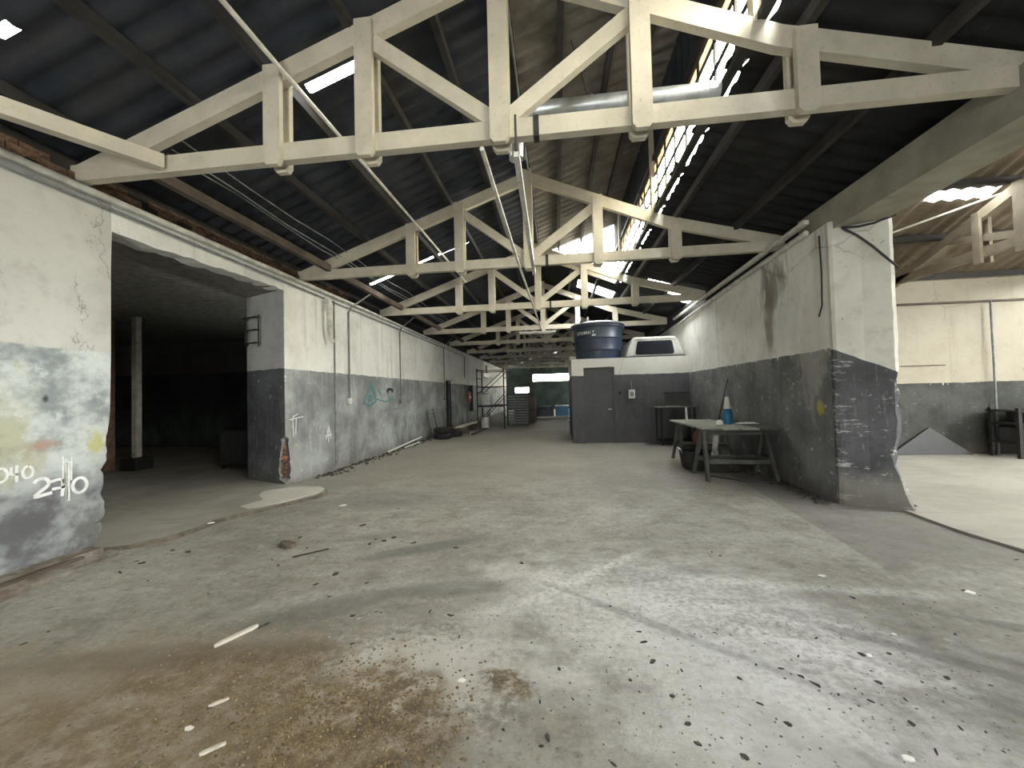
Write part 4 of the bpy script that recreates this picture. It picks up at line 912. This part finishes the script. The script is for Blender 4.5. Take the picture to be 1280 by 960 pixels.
MB().box((0, -.9, -.5), (.12, .9, .5)).build('panel', M['white_plastic'], t); MB().box((.12, -.3, -.2), (.15, .3, .3)).build('grille', M['steel_dark'], t)
# low white ledge and blue things before the far wall
MB().box((-2.7, 24.2, 0), (.9, 24.6, .12)).build('low_ledge', M['white_plastic'], label='long low white ledge across the far floor', cat='ledge', bevel=.02)
t = thing('blue_panel_box', 'sky blue box standing on the far floor by the store room', 'box', (.25, 25.2, 0))
MB().box((-.42, -.2, 0), (.42, .3, .72)).build('body', M['blue_far'], t, bevel=.02); MB().box((-.44, -.22, .72), (.44, .32, .76)).build('lid', M['white_plastic'], t)
m = MB(); m.loft([[(-.9, -.3, 0), (.9, -.3, 0), (.9, .4, 0), (-.9, .4, 0)], [(-.85, -.3, .5), (.85, -.3, .65), (.85, .4, .65), (-.85, .4, .5)], [(-.7, -.2, .66), (.75, -.2, .72), (.7, .3, .74), (-.7, .3, .7)]])
m.build('tarp_heap', M['tarp'], loc=(-1.15, 25.3, 0), label='grey-blue tarpaulin heap left of the sky blue box', cat='tarpaulin', bevel=.06)
MB().loft([[(-.2, -.15, 0), (.25, -.15, 0), (.25, .15, 0), (-.2, .15, 0)], [(-.15, -.12, .12), (.2, -.1, .16), (.18, .1, .14), (-.15, .12, .1)]]).build('white_bag', M['paper'], loc=(.66, 21.5, 0), label='small white bag on the floor near the store room corner', cat='bag', bevel=.03)
# junk along the left wall
def tyre(x, y, z, rx, rz, lb):
    t = thing('tyre', lb, 'tyre', (x, y, z)); t.rotation_euler = (rx, 0, rz)
    cs = MB().lathe([(.18, -.08), (.20, -.10), (.29, -.095), (.32, -.06), (.325, 0), (.32, .06), (.29, .095), (.20, .10), (.18, .08), (.18, -.08)], n=28, cap0=False, cap1=False).build('casing', M['rubber'], t)
    for k in range(14):
        a = k * 2 * math.pi / 14; o = MB().box((.315, -.02, -.07), (.335, .02, .07)).build('tread_block', M['rubber'], cs); o.rotation_euler = (0, 0, a)
tyre(-4.15, 13.75, .1, 0, 0, 'worn black tyre lying flat at the foot of the left wall')
tyre(-4.13, 13.77, .312, 0, .8, 'worn black tyre lying on top of another by the left wall')
tyre(-3.95, 14.5, .1, 0, .4, 'worn black tyre lying flat behind the pair by the left wall')
t = thing('slatted_panel', 'grey slatted panel leaning on the left wall above the tyres', 'panel', (LW + .02, 14.6, 0))
for k in range(9): MB().beam((.28, -.55 + k * .14, .05), (.04, -.55 + k * .14, 1.05), .07, .02, up=(1, 0, .2)).build('slat', M['conduit_grey'] if k != 4 else M['steel_dark'], t)
for z in (.2, .95): MB().beam((.30 - z * .24, -.62, z), (.30 - z * .24, .64, z), .025, .05).build('cross_rail', M['conduit_grey'], t)
for i, (x, y0, y1, z) in enumerate(((-4.0, 15.0, 17.5, .28), (-3.85, 15.2, 17.6, .28), (-3.3, 14.9, 17.0, .03))):
    t = MB().beam((x, y0, z), (x + .15, y1, z + .04), .12, .04).build('long_board', M['stick'] if i < 2 else M['bench_wood'], label=('pale long board on blocks nearest the left wall doorway', 'pale long board on blocks, outermost of the pair', 'grey long board lying low beside the pale pair')[i], cat='board')
for i, y in enumerate((15.4, 17.1)): MB().box((-4.2, y - .1, 0), (-3.55, y + .1, .255)).build('support_block', M['plank_dark'], label=('near dark block carrying the long boards', 'far dark block carrying the long boards')[i], cat='block')
MB().beam((-4.72, 10.45, .03), (-4.66, 13.0, .16), .05, .03).build('white_batten', M['paper'], label='clean white batten lying at the foot of the left wall', cat='batten')
MB().beam((-4.6, 11.4, .02), (-4.56, 12.5, .05), .07, .02).build('white_batten', M['paper'], label='shorter white batten beside the long one at the left wall', cat='batten')
# right hall: rack, dark triangular board
t = thing('low_rack', 'black low rack with boxes against the back wall of the right-hand hall', 'rack', (9.75, 9.08, .022))
for x in (-.75, .75):
    for y in (-.25, .25): MB().box((x - .03, y - .03, 0), (x + .03, y + .03, 1.0)).build('post', M['steel_dark'], t)
for z in (.28, .66, .92): MB().box((-.8, -.3, z), (.8, .3, z + .04)).build('shelf', M['steel_dark'], t)
for i, (x, z, w, h) in enumerate(((-.4, .32, .5, .28), (.25, .32, .4, .3), (-.2, .7, .6, .2))):
    MB().box((x - w / 2, -.22, 0), (x + w / 2, .22, h)).build('rack_box', M['door_grey'], loc=(9.75, 9.08, z + .022), label=('left black box on the lowest shelf of the low rack', 'right black box on the lowest shelf of the low rack', 'black box on the middle shelf of the low rack')[i], cat='box', bevel=.01)
m = MB().prism([(-.85, 0), (.75, 0), (.0, .58)], -.02, .02, 'y')
o = m.build('gable_board', M['door_grey'], loc=(7.95, 9.40, .022), label='dark triangular board leaning on the back wall of the right-hand hall', cat='board'); o.rotation_euler = (R_(-8), 0, 0)

# ================================================================== DARK SIDE ROOM
t = thing('steel_post', 'pale slender post standing in the dark side room', 'post', (-9.6, 7.95, .04))
MB().box((-.06, -.06, 0), (.06, .06, 3.5)).build('shaft', M['conduit'], t); MB().box((-.2, -.2, 0), (.2, .2, .28)).build('base', M['rubber'], t)
t = thing('brown_post', 'rusty brown post just inside the opening edge of the dark room', 'post', (-10.2, 7.8, .04))
MB().box((-.12, -.1, 0), (.10, .1, 3.5)).build('shaft', simple('rusty_paint', (.22, .14, .10), .8), t)
t = thing('dark_cabinet', 'dark low cabinet in the side room against the pier', 'cabinet', (-6.75, 8.3, .04))
MB().box((-.75, -.35, .1), (.7, .4, .85)).build('body', M['door_grey'], t)
for x in (-.02,): MB().box((x - .01, -.36, .14), (x + .01, -.345, .82)).build('door_gap', M['rubber'], t)
for x in (-.7, .62):
    for y in (-.3, .3): MB().box((x - .03, y - .03, 0), (x + .03, y + .03, .1)).build('foot', M['rubber'], t)
MB().box((-.25, -.2, 0), (.3, .25, .7)).build('upper_box', M['conduit_grey'], loc=(-6.55, 8.35, .89), label='grey box standing on the dark cabinet', cat='box', bevel=.01)

# ================================================================== KERB, PLANKS AND LITTER
kerb = MB()
kr = []
for i in range(16):
    y = Y0 + (3.55 - Y0) * i / 15
    xo = -4.30 + .05 * math.sin(i * 1.7) - (0, .12)[i > 13] - (0, .12)[i > 14]
    kr.append([(LW, y, 0), (LW, y, .085), (-4.68, y, .08), (-4.665, y, .03), (-4.60, y, .03), (-4.585, y, .062), (-4.47 + .02 * math.sin(i * 2.3), y, .05), (xo, y, 0)])
kerb.loft(kr); struct('trim_2', kerb, M['kerb'], 'muddy concrete kerb with a groove along the foot of the near left wall')
def plank(a, b, w, h, mat, label, name='plank', z=None, cat='plank'):
    a, b = Vector(a), Vector(b); d = (b - a); m_ = MB(); n_ = 6; rings = []
    s_ = Vector((-d.y, d.x, 0)).normalized()
    for i in range(n_ + 1):
        p = a + d * i / n_; ww = w * (.5 if i in (0, n_) else 1) * rnd(.85, 1.1); hh = h * rnd(.8, 1.1)
        rings.append([p + s_ * ww / 2, p + s_ * ww / 2 + Vector((0, 0, hh)), p - s_ * ww / 2 + Vector((0, 0, hh)), p - s_ * ww / 2])
    return m_.loft(rings).build(name, mat, label=label, cat=cat)
plank((-4.632, 1.6, .032), (-4.632, 3.35, .032), .06, .05, M['plank_dark'], 'dark rotten batten in the groove of the kerb by the left wall')
plank((-2.19, 2.27, .002), (-2.08, 2.50, .002), .028, .018, M['stick'], 'pale split stick lying on the brown floor stain', 'wood_stick', cat='stick')
plank((-2.06, 2.475, .002), (-2.03, 2.55, .002), .012, .01, M['flake'], 'dark splinter at the tip of the pale split stick', 'splinter', cat='splinter')
plank((-1.60, 1.58, .002), (-1.53, 1.645, .002), .016, .012, M['stick'], 'thin pale splinter at the bottom edge of the brown stain', 'wood_stick', cat='stick')
plank((-1.80, 1.83, .002), (-1.74, 1.89, .002), .014, .012, M['stick'], 'short pale splinter in the middle of the brown stain', 'wood_stick', cat='stick')
plank((-2.98, 3.93, .002), (-2.78, 3.83, .002), .09, .04, M['plank_dark'], 'dark charred block on the floor left of centre', 'wood_block', cat='block')
plank((-2.62, 3.60, .002), (-2.38, 3.82, .002), .018, .012, M['flake'], 'long dark twig beside the charred block', 'twig', cat='twig')
plank((-1.45, 2.62, .002), (-1.33, 2.74, .002), .02, .01, M['crumb'], 'grey broken lath on the floor above the brown stain', 'lath', cat='lath')
def G(px, py):       # place on the floor under a point of the photograph
    c = ((px - 640) / F_PX, (py - 480) / F_PX, 1.0)
    r = [sum(_w[i][j] * c[j] for j in range(3)) for i in range(3)]; tt = -1.55 / r[2]
    return r[0] * tt, r[1] * tt
flakes = []
for v in range(12):
    n_ = 7; m_ = MB(); asp = rnd(.2, .75); pts = [(math.cos(2 * math.pi * k / n_) * rnd(.45, 1.1), math.sin(2 * math.pi * k / n_) * rnd(.5, 1.1) * asp) for k in range(n_)]
    lo = [(x, y, 0) for x, y in pts]; hi = [(x * .8, y * .8, .25 + .35 * x * (1 if v % 2 else -.6) * .6 + .1) for x, y in pts]
    m_.loft([lo, hi]); flakes.append(m_.mesh('debris_flake', M['flake']))
DK = [(893, 791), (998, 820), (1002, 846), (1020, 856), (1089, 839), (1077, 818), (1153, 853), (1184, 848), (1239, 857), (1201, 911), (1232, 915), (1168, 753), (1163, 760), (1065, 747), (1036, 733), (852, 838), (873, 930), (931, 946),
      (945, 831), (1111, 817), (1089, 877), (1132, 875), (1048, 868), (1020, 798), (1129, 755), (977, 836), (924, 848), (1012, 937), (1194, 793), (1098, 853), (652, 704), (419, 718), (458, 729), (488, 733), (562, 769), (476, 766), (799, 790), (804, 803),
      (816, 827), (716, 874), (676, 933), (699, 836), (629, 912), (788, 850), (685, 922), (767, 956), (427, 827), (491, 799), (574, 796), (625, 727), (763, 758), (675, 877), (702, 781), (441, 770), (384, 685), (348, 707), (453, 657), (498, 636), (394, 731),
      (412, 746), (565, 770), (537, 765), (570, 685), (517, 679), (470, 674), (480, 676), (462, 680), (492, 672), (375, 672), (340, 700), (260, 742), (185, 726), (120, 722), (170, 702), (178, 704), (150, 716), (130, 735), (216, 688), (235, 690), (60, 790), (30, 805),
      (900, 695), (890, 690), (1245, 760), (1260, 795), (1270, 700), (1140, 905), (1170, 940), (1255, 940), (985, 905), (860, 905), (840, 870), (950, 880), (1225, 745), (1205, 738), (1280, 745), (440, 805), (468, 812), (404, 842), (380, 852), (290, 905), (262, 885), (245, 900)]
def flake_label(px, py):
    if px > 1100 and py < 800: return 'dark flake on the dirty floor near the right-hand hall edge'
    if px > 830: return 'dark flake on the pale scuffed floor at the lower right'
    if px < 280 and py < 860: return 'dark flake on the floor close to the left kerb'
    if py > 800 and px < 500: return 'dark flake lying on or beside the brown stain'
    if py < 740 and px < 560: return 'dark flake near the charred block left of centre'
    return 'dark flake on the whitish powdery floor at the centre'
for i, (px, py) in enumerate(DK):
    x, y = G(px, py); s_ = (rnd(.009, .03) if py > 720 else rnd(.022, .05)) * (1.25 if i in (3, 8, 36, 38) else 1)
    o = link('debris_flake', flakes[i % 12], loc=(x, y, .0005), label=flake_label(px, py), cat='debris', group='dark flakes on the hall floor')
    o.scale = (s_, s_, s_ * .55); o.rotation_euler = (0, 0, rnd(0, 6.28))
WHT = [(1213, 741, .05), (1027, 720, .035), (1136, 949, .03), (1087, 820, .025), (577, 851, .03), (237, 911, .028), (429, 632, .07), (950, 588, .12), (990, 596, .07), (263, 658, .05), (1118, 793, .02), (575, 852, .0)]
wl_lab = ['white scrap of paper by the dark puddle marks at the right', 'small white scrap on the pale slab right of centre', 'thin white sliver near the bottom right of the floor', 'tiny white chip among dark flakes at right', 'white shell-like chip near the brown spots', 'bright white flake on the brown stain',
          'white scrap beside the dark oily floor patch', 'white paper lying under the workbench', 'white scrap at the foot of the right wall', 'white scrap on the threshold of the dark room', 'pale sliver between dark flakes far right']
for i, (px, py, s_) in enumerate(WHT[:11]):
    x, y = G(px, py); n_ = 6
    pts = [(math.cos(2 * math.pi * k / n_) * rnd(.6, 1), math.sin(2 * math.pi * k / n_) * rnd(.4, .8)) for k in range(n_)]
    m_ = MB().loft([[(a, b, 0) for a, b in pts], [(a * .9, b * .9, .22 + .2 * a) for a, b in pts]])
    o = m_.build('paper_scrap', M['paper'], loc=(x, y, .041 if px == 263 else .001), label=wl_lab[i], cat='scrap', group='white scraps on the floor'); o.scale = (s_, s_, s_ * .5); o.rotation_euler = (0, 0, rnd(0, 6))
# countless crumbs and grit
def scatter(name, mat, n_, place, smin, smax, label):
    m_ = MB()
    for _ in range(n_):
        x, y = place(); s_ = rnd(smin, smax); a = rnd(0, 6.28); ca, sa = math.cos(a), math.sin(a); h = s_ * rnd(.35, .8); e = rnd(.5, .9)
        pts = [(1, 0), (.1, e), (-.9, .2), (-.2, -e)]
        m_.add([(x + s_ * (p * ca - q * sa), y + s_ * (p * sa + q * ca), 0) for p, q in pts] + [(x + s_ * .1 * ca, y + s_ * .1 * sa, h)], [(0, 1, 4), (1, 2, 4), (2, 3, 4), (3, 0, 4)])
    return m_.build(name, mat, label=label, cat='grit', kind='stuff')
def in_stain():
    while True:
        x, y = random.gauss(-1.2, .42), random.gauss(1.82, .22)
        if y > 1.3 and -2.7 < x < -.42: return x, y
scatter('brown_grit', M['grit'], 2600, in_stain, .003, .013, 'coarse brown grit spread over the stain on the floor')
def anywhere():
    y = rnd(1.3, 3) if random.random() < .35 else rnd(1.3, 11); return rnd(-min(4.2, y * 1.25), min(2.7, y * 1.1)), y
scatter('floor_crumbs', M['crumb'], 1800, anywhere, .003, .010, 'fine grey crumbs strewn over the concrete floor')
def along_wall():
    y = rnd(7.2, 14); return LW + abs(random.gauss(.05, .16)) + .065, y
scatter('wall_foot_rubble', M['flake'], 420, along_wall, .015, .06, 'dark rubble along the foot of the left wall')
def right_foot():
    y = rnd(5.6, 8.6); return RW(y) - abs(random.gauss(.04, .10)) - .055, y
scatter('wall_foot_rubble', M['flake'], 160, right_foot, .012, .05, 'dark rubble along the foot of the right wall')
